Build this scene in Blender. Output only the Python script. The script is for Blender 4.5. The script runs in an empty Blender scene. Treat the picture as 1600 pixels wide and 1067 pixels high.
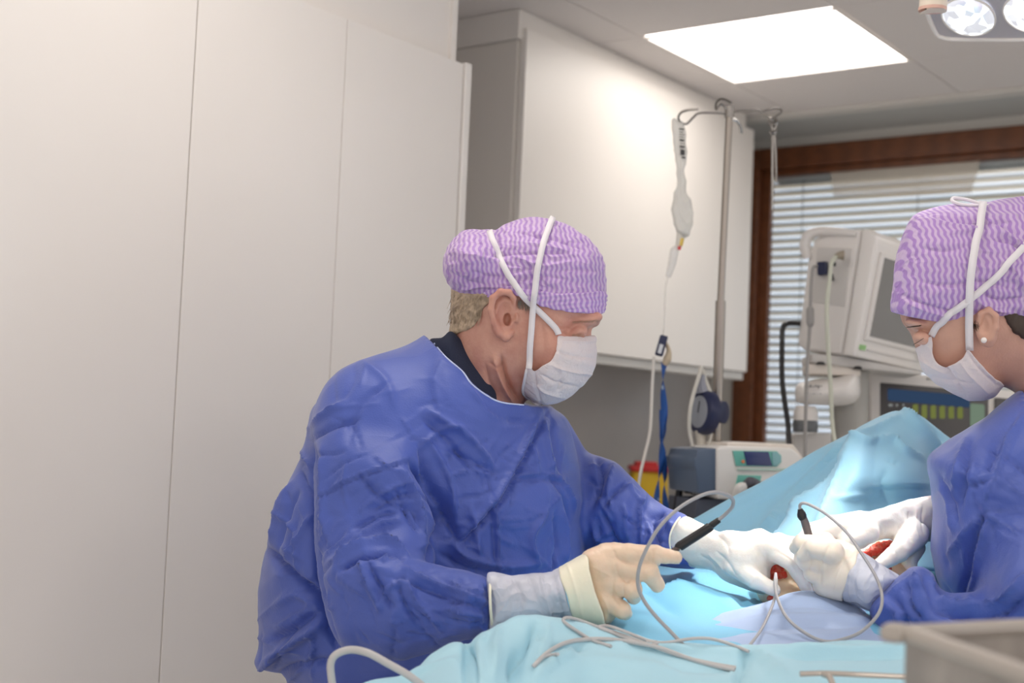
import bpy, bmesh, math, random
import numpy as np
import openvdb as vdb
from mathutils import Vector, Matrix
from mathutils.bvhtree import BVHTree
random.seed(4); RNG = np.random.RandomState(7)
sc = bpy.context.scene
COL = sc.collection
# ------------------------------------------------------------------ camera
PW, PH, FPX = 1600.0, 1067.0, 2133.0
CAMH = 1.30
PITCH, ROLL = math.atan(133/2133), 0.042
cam_d = bpy.data.cameras.new('camera'); cam = bpy.data.objects.new('camera', cam_d); COL.objects.link(cam)
cam_d.sensor_width = 36.0; cam_d.lens = 36.0*FPX/PW
cam.matrix_world = Matrix.Translation((0, 0, CAMH)) @ Matrix.Rotation(math.pi/2+PITCH, 4, 'X') @ Matrix.Rotation(ROLL, 4, 'Z')
cam_d.dof.use_dof = True; cam_d.dof.focus_distance = 1.93; cam_d.dof.aperture_fstop = 4.5
cam_d.clip_start = 0.05
sc.camera = cam
CM = cam.matrix_world.copy(); CMI = CM.inverted()
CR = np.array(CM.to_3x3()); CT = np.array(CM.translation)
# ------------------------------------------------------------------ world, light, exposure
w = bpy.data.worlds.new('world'); sc.world = w; w.use_nodes = True
# warm room light all round, cool daylight from beyond the window
_n = w.node_tree.nodes; _l = w.node_tree.links; _bg = _n['Background']; _bg.inputs[1].default_value = 1.0
_g = _n.new('ShaderNodeTexCoord'); _d = _n.new('ShaderNodeVectorMath'); _d.operation = 'DOT_PRODUCT'
_d.inputs[1].default_value = (math.sin(math.radians(36)), math.cos(math.radians(36)), 0)
_r = _n.new('ShaderNodeValToRGB'); _r.color_ramp.elements[0].position = .18; _r.color_ramp.elements[1].position = .30
_r.color_ramp.elements[0].color = (.74, .69, .65, 1); _r.color_ramp.elements[1].color = (1.9, 2.05, 2.35, 1)
_l.new(_g.outputs['Generated'], _d.inputs[0]); _l.new(_d.outputs['Value'], _r.inputs[0]); _l.new(_r.outputs[0], _bg.inputs[0])
SPOT_E = 25.0
sc.view_settings.view_transform = 'Standard'; sc.view_settings.look = 'None'
sc.view_settings.exposure = 0.50; sc.view_settings.gamma = 1.0
sc.view_settings.use_curve_mapping = False
# ------------------------------------------------------------------ frames
A36 = math.radians(36.0)
U = Vector((math.sin(A36), math.cos(A36), 0)); Wd = Vector((math.cos(A36), -math.sin(A36), 0))
def rm(a, b, z): return U*a + Wd*b + Vector((0, 0, z))       # room frame: a runs away along the cabinets, b to the right
def C(px, py, d): return CM @ Vector(((px-800)/FPX*d, -(py-533.5)/FPX*d, -d))
def ray(px, py):
    return CM.translation.copy(), (CM.to_3x3() @ Vector(((px-800)/FPX, -(py-533.5)/FPX, -1)))
def hit_z(px, py, z):
    o, d = ray(px, py); return o + d*((z-o.z)/d.z)
def hit_n(px, py, n, c):
    o, d = ray(px, py); return o + d*((c-o.dot(n))/d.dot(n))
def ab(p): return p.dot(U), p.dot(Wd), p.z
def depth_of(p): return -(CMI @ p).z
def pix(p):
    q = CMI @ p; return 800+FPX*q.x/-q.z, 533.5-FPX*q.y/-q.z
# ------------------------------------------------------------------ materials
def mat(name, col, rough=0.6, metal=0.0, bump=None, noise=None, sss=0.0, sheen=0.0, trans=0.0, coat=0.0, spec=0.5, sssr=(1, .5, .35), fn=None):
    m = bpy.data.materials.new(name); m.use_nodes = True
    nt = m.node_tree; p = nt.nodes['Principled BSDF']
    p.inputs['Base Color'].default_value = (*col, 1); p.inputs['Roughness'].default_value = rough
    p.inputs['Metallic'].default_value = metal
    p.inputs['Specular IOR Level'].default_value = spec
    if sss: 
        p.inputs['Subsurface Weight'].default_value = sss; p.inputs['Subsurface Radius'].default_value = sssr
        p.inputs['Subsurface Scale'].default_value = 0.008
    if sheen: p.inputs['Sheen Weight'].default_value = sheen
    if coat: p.inputs['Coat Weight'].default_value = coat
    tc = nt.nodes.new('ShaderNodeTexCoord')
    if noise:                                                       # (scale, amount) : small colour variation
        n = nt.nodes.new('ShaderNodeTexNoise'); n.inputs['Scale'].default_value = noise[0]; n.inputs['Detail'].default_value = 4
        nt.links.new(tc.outputs['Object'], n.inputs['Vector'])
        r = nt.nodes.new('ShaderNodeValToRGB')
        a = noise[1]
        c2 = noise[2] if len(noise) > 2 else tuple(c*(1-a) for c in col)
        r.color_ramp.elements[0].position = .35; r.color_ramp.elements[1].position = .65
        r.color_ramp.elements[0].color = (*c2, 1); r.color_ramp.elements[1].color = (*[min(1, c*(1+a)) for c in col], 1)
        nt.links.new(n.outputs['Fac'], r.inputs['Fac']); nt.links.new(r.outputs['Color'], p.inputs['Base Color'])
    if bump:                                                        # list of (kind, scale, distance)
        last = None
        for kind, s, dist in bump:
            if kind == 'voro':
                t = nt.nodes.new('ShaderNodeTexVoronoi'); t.feature = 'F1'; t.inputs['Scale'].default_value = s
                nn = nt.nodes.new('ShaderNodeTexNoise'); nn.inputs['Scale'].default_value = s*.6
                mx = nt.nodes.new('ShaderNodeMixRGB'); mx.blend_type = 'ADD'; mx.inputs[0].default_value = .12
                nt.links.new(tc.outputs['Object'], mx.inputs[1]); nt.links.new(tc.outputs['Object'], nn.inputs['Vector'])
                nt.links.new(nn.outputs['Color'], mx.inputs[2]); nt.links.new(mx.outputs[0], t.inputs['Vector']); out = t.outputs['Distance']
            else:
                t = nt.nodes.new('ShaderNodeTexNoise'); t.inputs['Scale'].default_value = s; t.inputs['Detail'].default_value = 5
                nt.links.new(tc.outputs['Object'], t.inputs['Vector']); out = t.outputs['Fac']
            b = nt.nodes.new('ShaderNodeBump'); b.inputs['Distance'].default_value = dist; b.inputs['Strength'].default_value = 1.0
            nt.links.new(out, b.inputs['Height'])
            if last: nt.links.new(last.outputs[0], b.inputs['Normal'])
            last = b
        nt.links.new(last.outputs[0], p.inputs['Normal'])
    if trans:                                                       # thin cloth: some light passes
        tr = nt.nodes.new('ShaderNodeBsdfTranslucent'); tr.inputs[0].default_value = (*col, 1)
        mx = nt.nodes.new('ShaderNodeMixShader'); mx.inputs[0].default_value = trans
        nt.links.new(p.outputs[0], mx.inputs[1]); nt.links.new(tr.outputs[0], mx.inputs[2])
        nt.links.new(mx.outputs[0], nt.nodes['Material Output'].inputs[0])
    if fn: fn(m, nt, p, tc)
    return m
def emis(name, col, s):
    m = bpy.data.materials.new(name); m.use_nodes = True; nt = m.node_tree; nt.nodes.clear()
    e = nt.nodes.new('ShaderNodeEmission'); e.inputs[0].default_value = (*col, 1); e.inputs[1].default_value = s
    o = nt.nodes.new('ShaderNodeOutputMaterial'); nt.links.new(e.outputs[0], o.inputs[0]); return m
def clear(name, col=(1, 1, 1), tr=.7, rough=.1):
    m = bpy.data.materials.new(name); m.use_nodes = True; nt = m.node_tree; p = nt.nodes['Principled BSDF']
    p.inputs['Base Color'].default_value = (*col, 1); p.inputs['Roughness'].default_value = rough
    t = nt.nodes.new('ShaderNodeBsdfTransparent'); mx = nt.nodes.new('ShaderNodeMixShader'); mx.inputs[0].default_value = tr
    nt.links.new(p.outputs[0], mx.inputs[1]); nt.links.new(t.outputs[0], mx.inputs[2]); nt.links.new(mx.outputs[0], nt.nodes['Material Output'].inputs[0])
    return m
# ------------------------------------------------------------------ objects
def tag(o, label=None, cat=None, group=None, kind=None):
    if label: o['label'] = label
    if cat: o['category'] = cat
    if group: o['group'] = group
    if kind: o['kind'] = kind
    return o
def empty(name, loc, label, cat, group=None):
    o = bpy.data.objects.new(name, None); COL.objects.link(o); o.location = loc; o.empty_display_size = .05
    return tag(o, label, cat, group)
def obj(name, V, F, m, parent=None, smooth=True, angle=None):
    """V: world-space points. The object's origin goes to the foot of its box (or the parent's origin)."""
    V = np.asarray(V, dtype=np.float64).reshape(-1, 3)
    if parent is not None: org = np.array(parent.matrix_world_org)
    else: org = np.array([(V[:, 0].min()+V[:, 0].max())/2, (V[:, 1].min()+V[:, 1].max())/2, V[:, 2].min()])
    me = bpy.data.meshes.new(name); me.from_pydata((V-org).tolist(), [], [list(map(int, f)) for f in F]); me.update()
    if m is not None: me.materials.append(m)
    me.polygons.foreach_set('use_smooth', [smooth]*len(me.polygons))
    o = bpy.data.objects.new(name, me); COL.objects.link(o)
    if parent is not None: o.parent = parent
    else: o.location = org
    if smooth and angle:
        try: me.set_sharp_from_angle(angle=math.radians(angle))
        except Exception: pass
    ORG[o.name] = org
    return o
ORG = {}
class PO:                                                           # wraps a parent with its world origin
    pass
def _org(o): return ORG.get(o.name, np.array(o.location))
bpy.types.Object.matrix_world_org = property(lambda s: _org(s))
class MB:
    """collects shapes into one mesh"""
    def __init__(s): s.V = []; s.F = []
    def add(s, V, F):
        n = len(s.V); s.V += [tuple(v) for v in V]; s.F += [[i+n for i in f] for f in F]; return s
    def box(s, c, sx, sy, sz, X=Vector((1, 0, 0)), Y=Vector((0, 1, 0)), Z=Vector((0, 0, 1)), bev=0.0, seg=2):
        bm = bmesh.new(); bmesh.ops.create_cube(bm, size=1)
        for v in bm.verts: v.co = Vector((v.co.x*sx, v.co.y*sy, v.co.z*sz))
        if bev: bmesh.ops.bevel(bm, geom=bm.edges[:], offset=bev, segments=seg, affect='EDGES', profile=.5)
        c = Vector(c); bm.verts.index_update()
        V = [c+X*v.co.x+Y*v.co.y+Z*v.co.z for v in bm.verts]; F = [[v.index for v in f.verts] for f in bm.faces]
        bm.free(); return s.add(V, F)
    def rbox(s, a0, a1, b0, b1, z0, z1, bev=0.0):                   # box in the room frame
        return s.box(rm((a0+a1)/2, (b0+b1)/2, (z0+z1)/2), b1-b0, a1-a0, z1-z0, Wd, U, Vector((0, 0, 1)), bev)
    def tube(s, pts, r, n=10, closed=False, cap=True, sub=6, flat=None):
        P = catmull(pts, sub, closed) if sub > 1 else [Vector(p) for p in pts]
        m = len(P); rr = r if hasattr(r, '__len__') else [r]*2
        ring = []; up = None
        for i, p in enumerate(P):
            if closed: t = P[(i+1) % m]-P[i-1]
            else: t = P[min(i+1, m-1)]-P[max(i-1, 0)]
            if t.length < 1e-9: t = Vector((0, 0, 1))
            t.normalize()
            if up is None: up = t.orthogonal().normalized()
            up = (up-t*up.dot(t))
            up = up.normalized() if up.length > 1e-6 else t.orthogonal().normalized()
            sd = t.cross(up); f = i/max(1, m-1)*(len(rr)-1); k = min(int(f), len(rr)-2) if len(rr) > 1 else 0
            ra = rr[k]*(1-(f-k))+rr[min(k+1, len(rr)-1)]*(f-k)
            ring.append([p+(up*math.cos(2*math.pi*j/n)+sd*math.sin(2*math.pi*j/n))*ra for j in range(n)])
        V = [v for g in ring for v in g]; F = []
        for i in range(m if closed else m-1):
            for j in range(n):
                a = i*n+j; b = i*n+(j+1) % n; i2 = (i+1) % m
                F.append([a, b, i2*n+(j+1) % n, i2*n+j])
        if cap and not closed:
            F.append(list(range(n))[::-1]); F.append([(m-1)*n+j for j in range(n)])
        return s.add(V, F)
    def cyl(s, a, b, r, r2=None, n=24): return s.tube([a, b], [r, r if r2 is None else r2], n, sub=1)
    def lathe(s, base, ax, prof, n=32):                             # prof: (radius, height along ax)
        ax = Vector(ax).normalized(); u = ax.orthogonal().normalized(); v = ax.cross(u); base = Vector(base)
        V = [base+ax*h+(u*math.cos(2*math.pi*j/n)+v*math.sin(2*math.pi*j/n))*max(r, 1e-5) for r, h in prof for j in range(n)]
        F = [[i*n+j, i*n+(j+1) % n, (i+1)*n+(j+1) % n, (i+1)*n+j] for i in range(len(prof)-1) for j in range(n)]
        return s.add(V, F)
    def prism(s, pts, ext, bev=0):                                  # planar outline (world points) pushed along ext
        pts = [Vector(p) for p in pts]; ext = Vector(ext); n = len(pts)
        bm = bmesh.new(); vs = [bm.verts.new(p) for p in pts]; f = bm.faces.new(vs)
        r = bmesh.ops.extrude_face_region(bm, geom=[f]); bmesh.ops.translate(bm, vec=ext, verts=[v for v in r['geom'] if isinstance(v, bmesh.types.BMVert)])
        bmesh.ops.recalc_face_normals(bm, faces=bm.faces[:])
        if bev: bmesh.ops.bevel(bm, geom=bm.edges[:], offset=bev, segments=3, affect='EDGES', profile=.5)
        bm.verts.index_update(); s.add([v.co.copy() for v in bm.verts], [[v.index for v in f.verts] for f in bm.faces]); bm.free(); return s
    def build(s, name, m, parent=None, smooth=True, angle=35): return obj(name, s.V, s.F, m, parent, smooth, angle)
def catmull(pts, sub=6, closed=False):
    P = [Vector(p) for p in pts]; n = len(P); out = []
    if n < 3 and not closed: return [P[0].lerp(P[-1], i/sub) for i in range(sub+1)]
    for i in range(n if closed else n-1):
        p0 = P[(i-1) % n] if closed or i > 0 else P[0]*2-P[1]
        p1 = P[i]; p2 = P[(i+1) % n]
        p3 = P[(i+2) % n] if closed or i+2 < n else P[-1]*2-P[-2]
        for j in range(sub):
            t = j/sub
            out.append(.5*((2*p1)+(p2-p0)*t+(2*p0-5*p1+4*p2-p3)*t*t+(3*p1-p0-3*p2+p3)*t**3))
    if not closed: out.append(P[-1].copy())
    return out
# ------------------------------------------------------------------ implicit bodies, in the camera's own metres
def sm(a, b, k):
    h = np.clip(.5+.5*(b-a)/k, 0, 1); return b*(1-h)+a*h-k*h*(1-h)
def smax(a, b, k): return -sm(-a, -b, k)
def cpt(p): return np.array([(p[0]-800)/FPX*p[2], -(p[1]-533.5)/FPX*p[2], p[2]])
def smooth_poly(poly, sub=5):
    return np.array([(v.x, v.y) for v in catmull([(x, y, 0) for x, y in poly], sub, True)])
def poly_sd(Q, X, Y):                                                # inside negative, pixels
    best = np.full(X.shape, 1e9); ins = np.zeros(X.shape, bool); n = len(Q)
    for i in range(n):
        ax, ay = Q[i]; bx, by = Q[(i+1) % n]; dx, dy = bx-ax, by-ay
        L = dx*dx+dy*dy+1e-9; t = np.clip(((X-ax)*dx+(Y-ay)*dy)/L, 0, 1)
        best = np.minimum(best, (X-ax-t*dx)**2+(Y-ay-t*dy)**2)
        if ay != by: ins ^= ((ay > Y) != (by > Y)) & (X < (bx-ax)*(Y-ay)/(by-ay)+ax)
    d = np.sqrt(best); return np.where(ins, -d, d)
class Body:
    def __init__(s, x0, x1, y0, y1, d0, d1, vox):
        dm = (d0+d1)/2
        lo = np.array([(x0-800)/FPX*dm, -(y1-533.5)/FPX*dm, d0]); hi = np.array([(x1-800)/FPX*dm, -(y0-533.5)/FPX*dm, d1])
        for dd in (d0, d1):
            lo[0] = min(lo[0], (x0-800)/FPX*dd); hi[0] = max(hi[0], (x1-800)/FPX*dd)
            lo[1] = min(lo[1], -(y1-533.5)/FPX*dd); hi[1] = max(hi[1], -(y0-533.5)/FPX*dd)
        s.vox = vox; s.lo = lo; n = np.ceil((hi-lo)/vox).astype(int)+1; s.n = n
        ax = [(lo[i]+np.arange(n[i])*vox).astype(np.float32) for i in range(3)]
        s.X, s.Y, s.D = np.meshgrid(*ax, indexing='ij')
        s.px = 800+FPX*s.X/s.D; s.py = 533.5-FPX*s.Y/s.D
        s.f = np.full(s.X.shape, 1.0, np.float32)
    def sample2(s, img, x0, y0, st):
        u = np.clip((s.px-x0)/st, 0, img.shape[1]-1.001); v = np.clip((s.py-y0)/st, 0, img.shape[0]-1.001)
        i = u.astype(np.int32); j = v.astype(np.int32); fu = u-i; fv = v-j
        return (img[j, i]*(1-fu)*(1-fv)+img[j, i+1]*fu*(1-fv)+img[j+1, i]*(1-fu)*fv+img[j+1, i+1]*fu*fv).astype(np.float32)
    def rast(s, fn, st=3.0):
        x0, x1, y0, y1 = s.px.min()-6, s.px.max()+6, s.py.min()-6, s.py.max()+6
        xs = np.arange(x0, x1+st, st); ys = np.arange(y0, y1+st, st); X, Y = np.meshgrid(xs, ys)
        return fn(X, Y), x0, y0, st
    def pillow(s, poly, R, T, zc, sub=5, p=2.0, blur=3, Tb=None):
        Q = smooth_poly(poly, sub)
        def g(X, Y):
            d = poly_sd(Q, X, Y)
            e = d.copy()
            for _ in range(blur):                                    # soften the medial ridge only
                e[1:-1, 1:-1] = (e[1:-1, 1:-1]*2+e[:-2, 1:-1]+e[2:, 1:-1]+e[1:-1, :-2]+e[1:-1, 2:])/6
            wgt = np.clip(-d/(R*.5), 0, 1)
            return d*(1-wgt)+e*wgt
        d = s.sample2(*s.rast(g))
        if hasattr(zc, '__len__'):
            z = s.sample2(*s.rast(lambda X, Y: idw(zc, X, Y), 8.0))
        else: z = zc
        q = (s.D-z)
        b = np.abs(q)/T if Tb is None else np.where(q > 0, np.abs(q)/Tb, np.abs(q)/T)
        a = np.maximum(1+d/R, 0)
        Rm = R*s.D/FPX
        sc_ = np.minimum(Rm, T)
        return ((a**p+b**p)**(1/p)-1)*sc_
    def cap(s, a, b, ra, rb):
        a = cpt(a); b = cpt(b); ba = b-a; L = (ba@ba)+1e-12
        t = np.clip(((s.X-a[0])*ba[0]+(s.Y-a[1])*ba[1]+(s.D-a[2])*ba[2])/L, 0, 1)
        return np.sqrt((s.X-a[0]-t*ba[0])**2+(s.Y-a[1]-t*ba[1])**2+(s.D-a[2]-t*ba[2])**2)-(ra+(rb-ra)*t)
    def chain(s, pts, rs, k=.004):
        f = None
        for i in range(len(pts)-1):
            g = s.cap(pts[i], pts[i+1], rs[i], rs[i+1]); f = g if f is None else sm(f, g, k)
        return f
    def ell(s, c, r, ang=0.0, angy=0.0):                             # ang: turn in the picture plane, degrees ; angy: about the vertical
        c = cpt(c); x = s.X-c[0]; y = s.Y-c[1]; z = s.D-c[2]
        if angy: ca, sa = math.cos(math.radians(angy)), math.sin(math.radians(angy)); x, z = ca*x+sa*z, -sa*x+ca*z
        if ang: ca, sa = math.cos(math.radians(ang)), math.sin(math.radians(ang)); x, y = ca*x+sa*y, -sa*x+ca*y
        k0 = np.sqrt((x/r[0])**2+(y/r[1])**2+(z/r[2])**2); k1 = np.sqrt((x/r[0]**2)**2+(y/r[1]**2)**2+(z/r[2]**2)**2)+1e-9
        return k0*(k0-1)/k1
    def add(s, g, k=0.0): s.f = np.minimum(s.f, g) if k == 0 else sm(s.f, g, k); return s
    def sub(s, g, k=.004): s.f = smax(s.f, -g, k); return s
    def clip(s, g, k=.002): s.f = smax(s.f, g, k); return s
    def build(s, name, m, parent=None, disp=None, relax=1, keep=None):
        f = s.f.astype(np.float32)
        f[0] = f[-1] = 1; f[:, 0] = f[:, -1] = 1; f[:, :, 0] = f[:, :, -1] = 1
        f = np.clip(f, -3*s.vox, 3*s.vox)
        g = vdb.FloatGrid(3*s.vox); g.copyFromArray(np.ascontiguousarray(f)); r = g.convertToQuads(0.0)
        P, Q = r[0], r[1]
        V = P.astype(np.float64)*s.vox+s.lo
        for _ in range(relax): V = relax_mesh(V, Q)
        if disp is not None:
            N = vnormals(V, Q)
            px = 800+FPX*V[:, 0]/V[:, 2]; py = 533.5-FPX*V[:, 1]/V[:, 2]
            V = V+N*disp(V, N, px, py)[:, None]
        Wv = np.stack([V[:, 0], V[:, 1], -V[:, 2]], 1)@CR.T+CT
        return obj(name, Wv, Q[:, ::-1] if orient(Wv, Q) < 0 else Q, m, parent)
def orient(V, Q):
    a, b, c, d = (V[Q[:, i]] for i in range(4)); return np.einsum('ij,ij->i', np.cross(c-a, d-b), (a+c)/2-V.mean(0)).sum()
def vnormals(V, Q):
    a, b, c, d = (V[Q[:, i]] for i in range(4)); n = np.cross(c-a, d-b); N = np.zeros_like(V)
    for i in range(4): np.add.at(N, Q[:, i], n)
    N /= np.linalg.norm(N, axis=1)[:, None]+1e-12
    a = np.einsum('ij,ij->i', N, V-V.mean(0)).sum()
    return N if a > 0 else -N
def relax_mesh(V, Q):
    S = np.zeros_like(V); c = np.zeros(len(V))
    for i in range(4):
        j = Q[:, (i+1) % 4]; np.add.at(S, Q[:, i], V[j]); np.add.at(S, j, V[Q[:, i]]); np.add.at(c, Q[:, i], 1); np.add.at(c, j, 1)
    return V*.5+S/np.maximum(c, 1)[:, None]*.5
def idw(pts, X, Y, p=2.2):
    num = 0; den = 0
    for x, y, d in pts:
        w_ = 1/(((X-x)**2+(Y-y)**2+60.0)**(p/2)); num = num+w_*d; den = den+w_
    return num/den
# ---- creases: each is (polyline in pixels, width px, height m[, (dmin, dmax)])
def vnoise(x, y, z=0.0, seed=0):
    """smooth value noise, -1..1"""
    xi = np.floor(x).astype(np.int64); yi = np.floor(y).astype(np.int64); z = np.asarray(z)+0*x; zi = np.floor(z).astype(np.int64)
    fx, fy, fz = x-xi, y-yi, z-zi; fx, fy, fz = (t*t*(3-2*t) for t in (fx, fy, fz))
    def h(a, b, c):
        n = (a*374761393+b*668265263+c*2147483647+seed*974711) & 0xffffffff
        n = ((n ^ (n >> 13))*1274126177) & 0xffffffff; return ((n ^ (n >> 16)) & 0xffff)/32767.5-1
    r = 0
    for dx in (0, 1):
        for dy in (0, 1):
            for dz in (0, 1):
                r = r+h(xi+dx, yi+dy, zi+dz)*(fx if dx else 1-fx)*(fy if dy else 1-fy)*(fz if dz else 1-fz)
    return r
def crumple(x, y, seed=0, jit=.9):
    """faceted paper-like folds: planes meeting at sharp lines, 0..1"""
    xi = np.floor(x).astype(np.int64); yi = np.floor(y).astype(np.int64); best = np.full(x.shape, 9.0); sec = np.full(x.shape, 9.0)
    for dx in (-1, 0, 1):
        for dy in (-1, 0, 1):
            cx, cy = xi+dx, yi+dy
            n = (cx*374761393+cy*668265263+seed*7919) & 0xffffffff; n = ((n ^ (n >> 13))*1274126177) & 0xffffffff
            jx = ((n & 0xffff)/65535-.5)*jit; jy = (((n >> 16) & 0xffff)/65535-.5)*jit
            d = np.sqrt((x-cx-.5-jx)**2+(y-cy-.5-jy)**2)
            sec = np.where(d < best, best, np.minimum(sec, d)); best = np.minimum(best, d)
    return best
def creases(lst, px, py, d=None):
    out = np.zeros_like(px)
    for c in lst:
        pl, wd, h = c[0], c[1], c[2]
        pts = catmull([(x, y, 0) for x, y in pl], 5) if len(pl) > 2 else [Vector((*pl[0], 0)), Vector((*pl[1], 0))]
        if h == 0: continue
        x0 = min(p.x for p in pts)-wd*2.5; x1 = max(p.x for p in pts)+wd*2.5; y0 = min(p.y for p in pts)-wd*2.5; y1 = max(p.y for p in pts)+wd*2.5
        m = (px > x0) & (px < x1) & (py > y0) & (py < y1)
        if len(c) > 3: m &= (d > c[3][0]) & (d < c[3][1])
        if not m.any(): continue
        X, Y = px[m], py[m]; best = np.full(X.shape, 1e9); tt = np.zeros(X.shape); n = len(pts)-1
        for i in range(n):
            ax, ay = pts[i].x, pts[i].y; dx, dy = pts[i+1].x-ax, pts[i+1].y-ay; L = dx*dx+dy*dy+1e-9
            t = np.clip(((X-ax)*dx+(Y-ay)*dy)/L, 0, 1); q = (X-ax-t*dx)**2+(Y-ay-t*dy)**2
            u = q < best; best = np.where(u, q, best); tt = np.where(u, (i+t)/n, tt)
        r = np.sqrt(best)/wd
        prof = np.exp(-r*1.6)*np.clip(1.25-r*.5, 0, 1)               # sharp line, soft shoulders
        out[m] += h*prof*np.clip(np.sin(np.pi*np.clip(tt*.86+.07, 0, 1))*1.6, 0, 1)
    return out
def front(N): return np.clip(-N[:, 2]*1.6+.25, 0, 1)                 # how far a point of the cloth looks at the viewer's side
# ---- cloth sheets: rows of (px, py, depth)
def sheet(name, rows, m, parent=None, sub=10, disp=None, thick=.0015, closed=False):
    R = [catmull([(p[0], p[1], p[2]*1000) for p in r], sub, closed) for r in rows]
    cols = [catmull([R[i][j] for i in range(len(R))], sub) for j in range(len(R[0]))]
    nv, nu = len(cols[0]), len(cols)
    P = np.array([[tuple(cols[j][i]) for j in range(nu)] for i in range(nv)]); px, py, d = P[..., 0], P[..., 1], P[..., 2]/1000
    V = np.stack([(px-800)/FPX*d, -(py-533.5)/FPX*d, d], -1)
    if disp is not None:
        gu = np.gradient(V, axis=1); gv = np.gradient(V, axis=0); N = np.cross(gu, gv); N /= np.linalg.norm(N, axis=-1)[..., None]+1e-12
        N = np.where(N[..., 2:3] > 0, -N, N)
        V = V+N*disp(px, py, d)[..., None]
    V = V.reshape(-1, 3); Wv = np.stack([V[:, 0], V[:, 1], -V[:, 2]], 1)@CR.T+CT
    F = []
    for i in range(nv-1):
        for j in range(nu if closed else nu-1):
            k = (j+1) % nu; F.append([i*nu+j, i*nu+k, (i+1)*nu+k, (i+1)*nu+j])
    o = obj(name, Wv, F, m, parent)
    if thick:
        s_ = o.modifiers.new('solid', 'SOLIDIFY'); s_.thickness = thick; s_.offset = 0
    return o
def bvh_of(objs):
    V = []; F = []
    for o in objs:
        n = len(V); org = Vector(_org(o)); V += [v.co+org for v in o.data.vertices]; F += [[i+n for i in p.vertices] for p in o.data.polygons]
    return BVHTree.FromPolygons(V, F)
def onto(bvh, px, py, lift=.002, fallback=None):
    o, d = ray(px, py); h = bvh.ray_cast(o, d.normalized())
    if h[0] is None: return C(px, py, fallback) if fallback else None
    n = h[1] if h[1].dot(d) < 0 else -h[1]
    return h[0]+n*lift
def ribbon(name, pts, wdir, width, m, parent=None, sub=6, thick=.0006):
    P = catmull(pts, sub); n = len(P); V = []
    for i, p in enumerate(P):
        f = i/(n-1); wv = wdir(f) if callable(wdir) else Vector(wdir)
        wi = width(f) if callable(width) else width
        V += [p-wv*wi/2, p+wv*wi/2]
    F = [[2*i, 2*i+1, 2*i+3, 2*i+2] for i in range(n-1)]
    o = obj(name, V, F, m, parent); s_ = o.modifiers.new('solid', 'SOLIDIFY'); s_.thickness = thick; s_.offset = 0
    return o
# ================================================================== the room
Mwall = mat('white_paint', (.78, .74, .69), .55, bump=[('noise', 60, .0004)])
Mpanel = mat('laminate_white', (.80, .76, .72), .42, noise=(2.2, .012), spec=.35)
Mcab = mat('cabinet_white', (.80, .765, .73), .4, noise=(2, .01), spec=.4)
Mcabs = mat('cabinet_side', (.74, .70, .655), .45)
Mgrey = mat('backsplash_grey', (.36, .34, .325), .5, noise=(3, .05))
Mceil = mat('ceiling_tile', (.78, .74, .725), .85, bump=[('noise', 180, .0006)])
Mdark = mat('shadow_gap', (.22, .21, .2), .9)
Mseam = mat('seam', (.55, .51, .47), .7)
Mfloor = mat('floor_vinyl', (.62, .62, .60), .35, noise=(9, .1))
def wood_fn(m, nt, p, tc):
    wv = nt.nodes.new('ShaderNodeTexWave'); wv.inputs['Scale'].default_value = 9; wv.inputs['Distortion'].default_value = 5; wv.inputs['Detail'].default_value = 3
    mp = nt.nodes.new('ShaderNodeMapping'); mp.inputs['Scale'].default_value = (.5, .5, 3)
    nt.links.new(tc.outputs['Object'], mp.inputs[0]); nt.links.new(mp.outputs[0], wv.inputs['Vector'])
    r = nt.nodes.new('ShaderNodeValToRGB'); r.color_ramp.elements[0].color = (.115, .036, .012, 1); r.color_ramp.elements[1].color = (.155, .05, .017, 1)
    nt.links.new(wv.outputs['Fac'], r.inputs[0]); nt.links.new(r.outputs[0], p.inputs['Base Color'])
Mwood = mat('stained_wood', (.25, .08, .02), .4, fn=wood_fn)
def st(o): return tag(o, kind='structure')
BL = -1.862                                                         # plane of the tall doors on the left
st(MB().rbox(-1.5, 6.6, -4.2, 3.2, -.06, 0).build('floor', Mfloor, smooth=False))
# ceiling: tiles with thin gaps under a dark board, open where the lights sit
LIGHTS = [(3.515, -2.118), (3.515, -.2), (1.015, -1.49), (-.86, .3), (1.015, .4)]
G = .626
mb = MB(); a_l = [4.141+.455]+[3.515+G*i for i in range(1, -9, -1)]; a_l.sort()
b_l = [-2.118+G*i for i in range(-2, 9)]
def lit(a, b): return any(abs(a-la) < .1 and abs(b-lb) < .1 for la, lb in LIGHTS)
for i in range(len(a_l)-1):
    for j in range(len(b_l)-1):
        if lit(a_l[i], b_l[j]): continue
        mb.rbox(a_l[i]+.0022, a_l[i+1]-.0022, b_l[j]+.0022, b_l[j+1]-.0022, 2.5, 2.514)
mb.rbox(-1.5, 4.596, -4.2, 7.0, 2.58, 2.62)
ce = st(mb.build('ceiling', Mceil, smooth=False))
st(MB().rbox(4.596, 4.66, -2.70, 3.2, 2.485, 2.62, ).build('trim_1', mat('beam_paint', (.66, .645, .61), .6), smooth=False))
st(MB().rbox(4.66, 5.2, -2.75, 3.2, 2.5, 2.62).build('trim_2', mat('recess_paint', (.50, .51, .50), .7), smooth=False))
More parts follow.
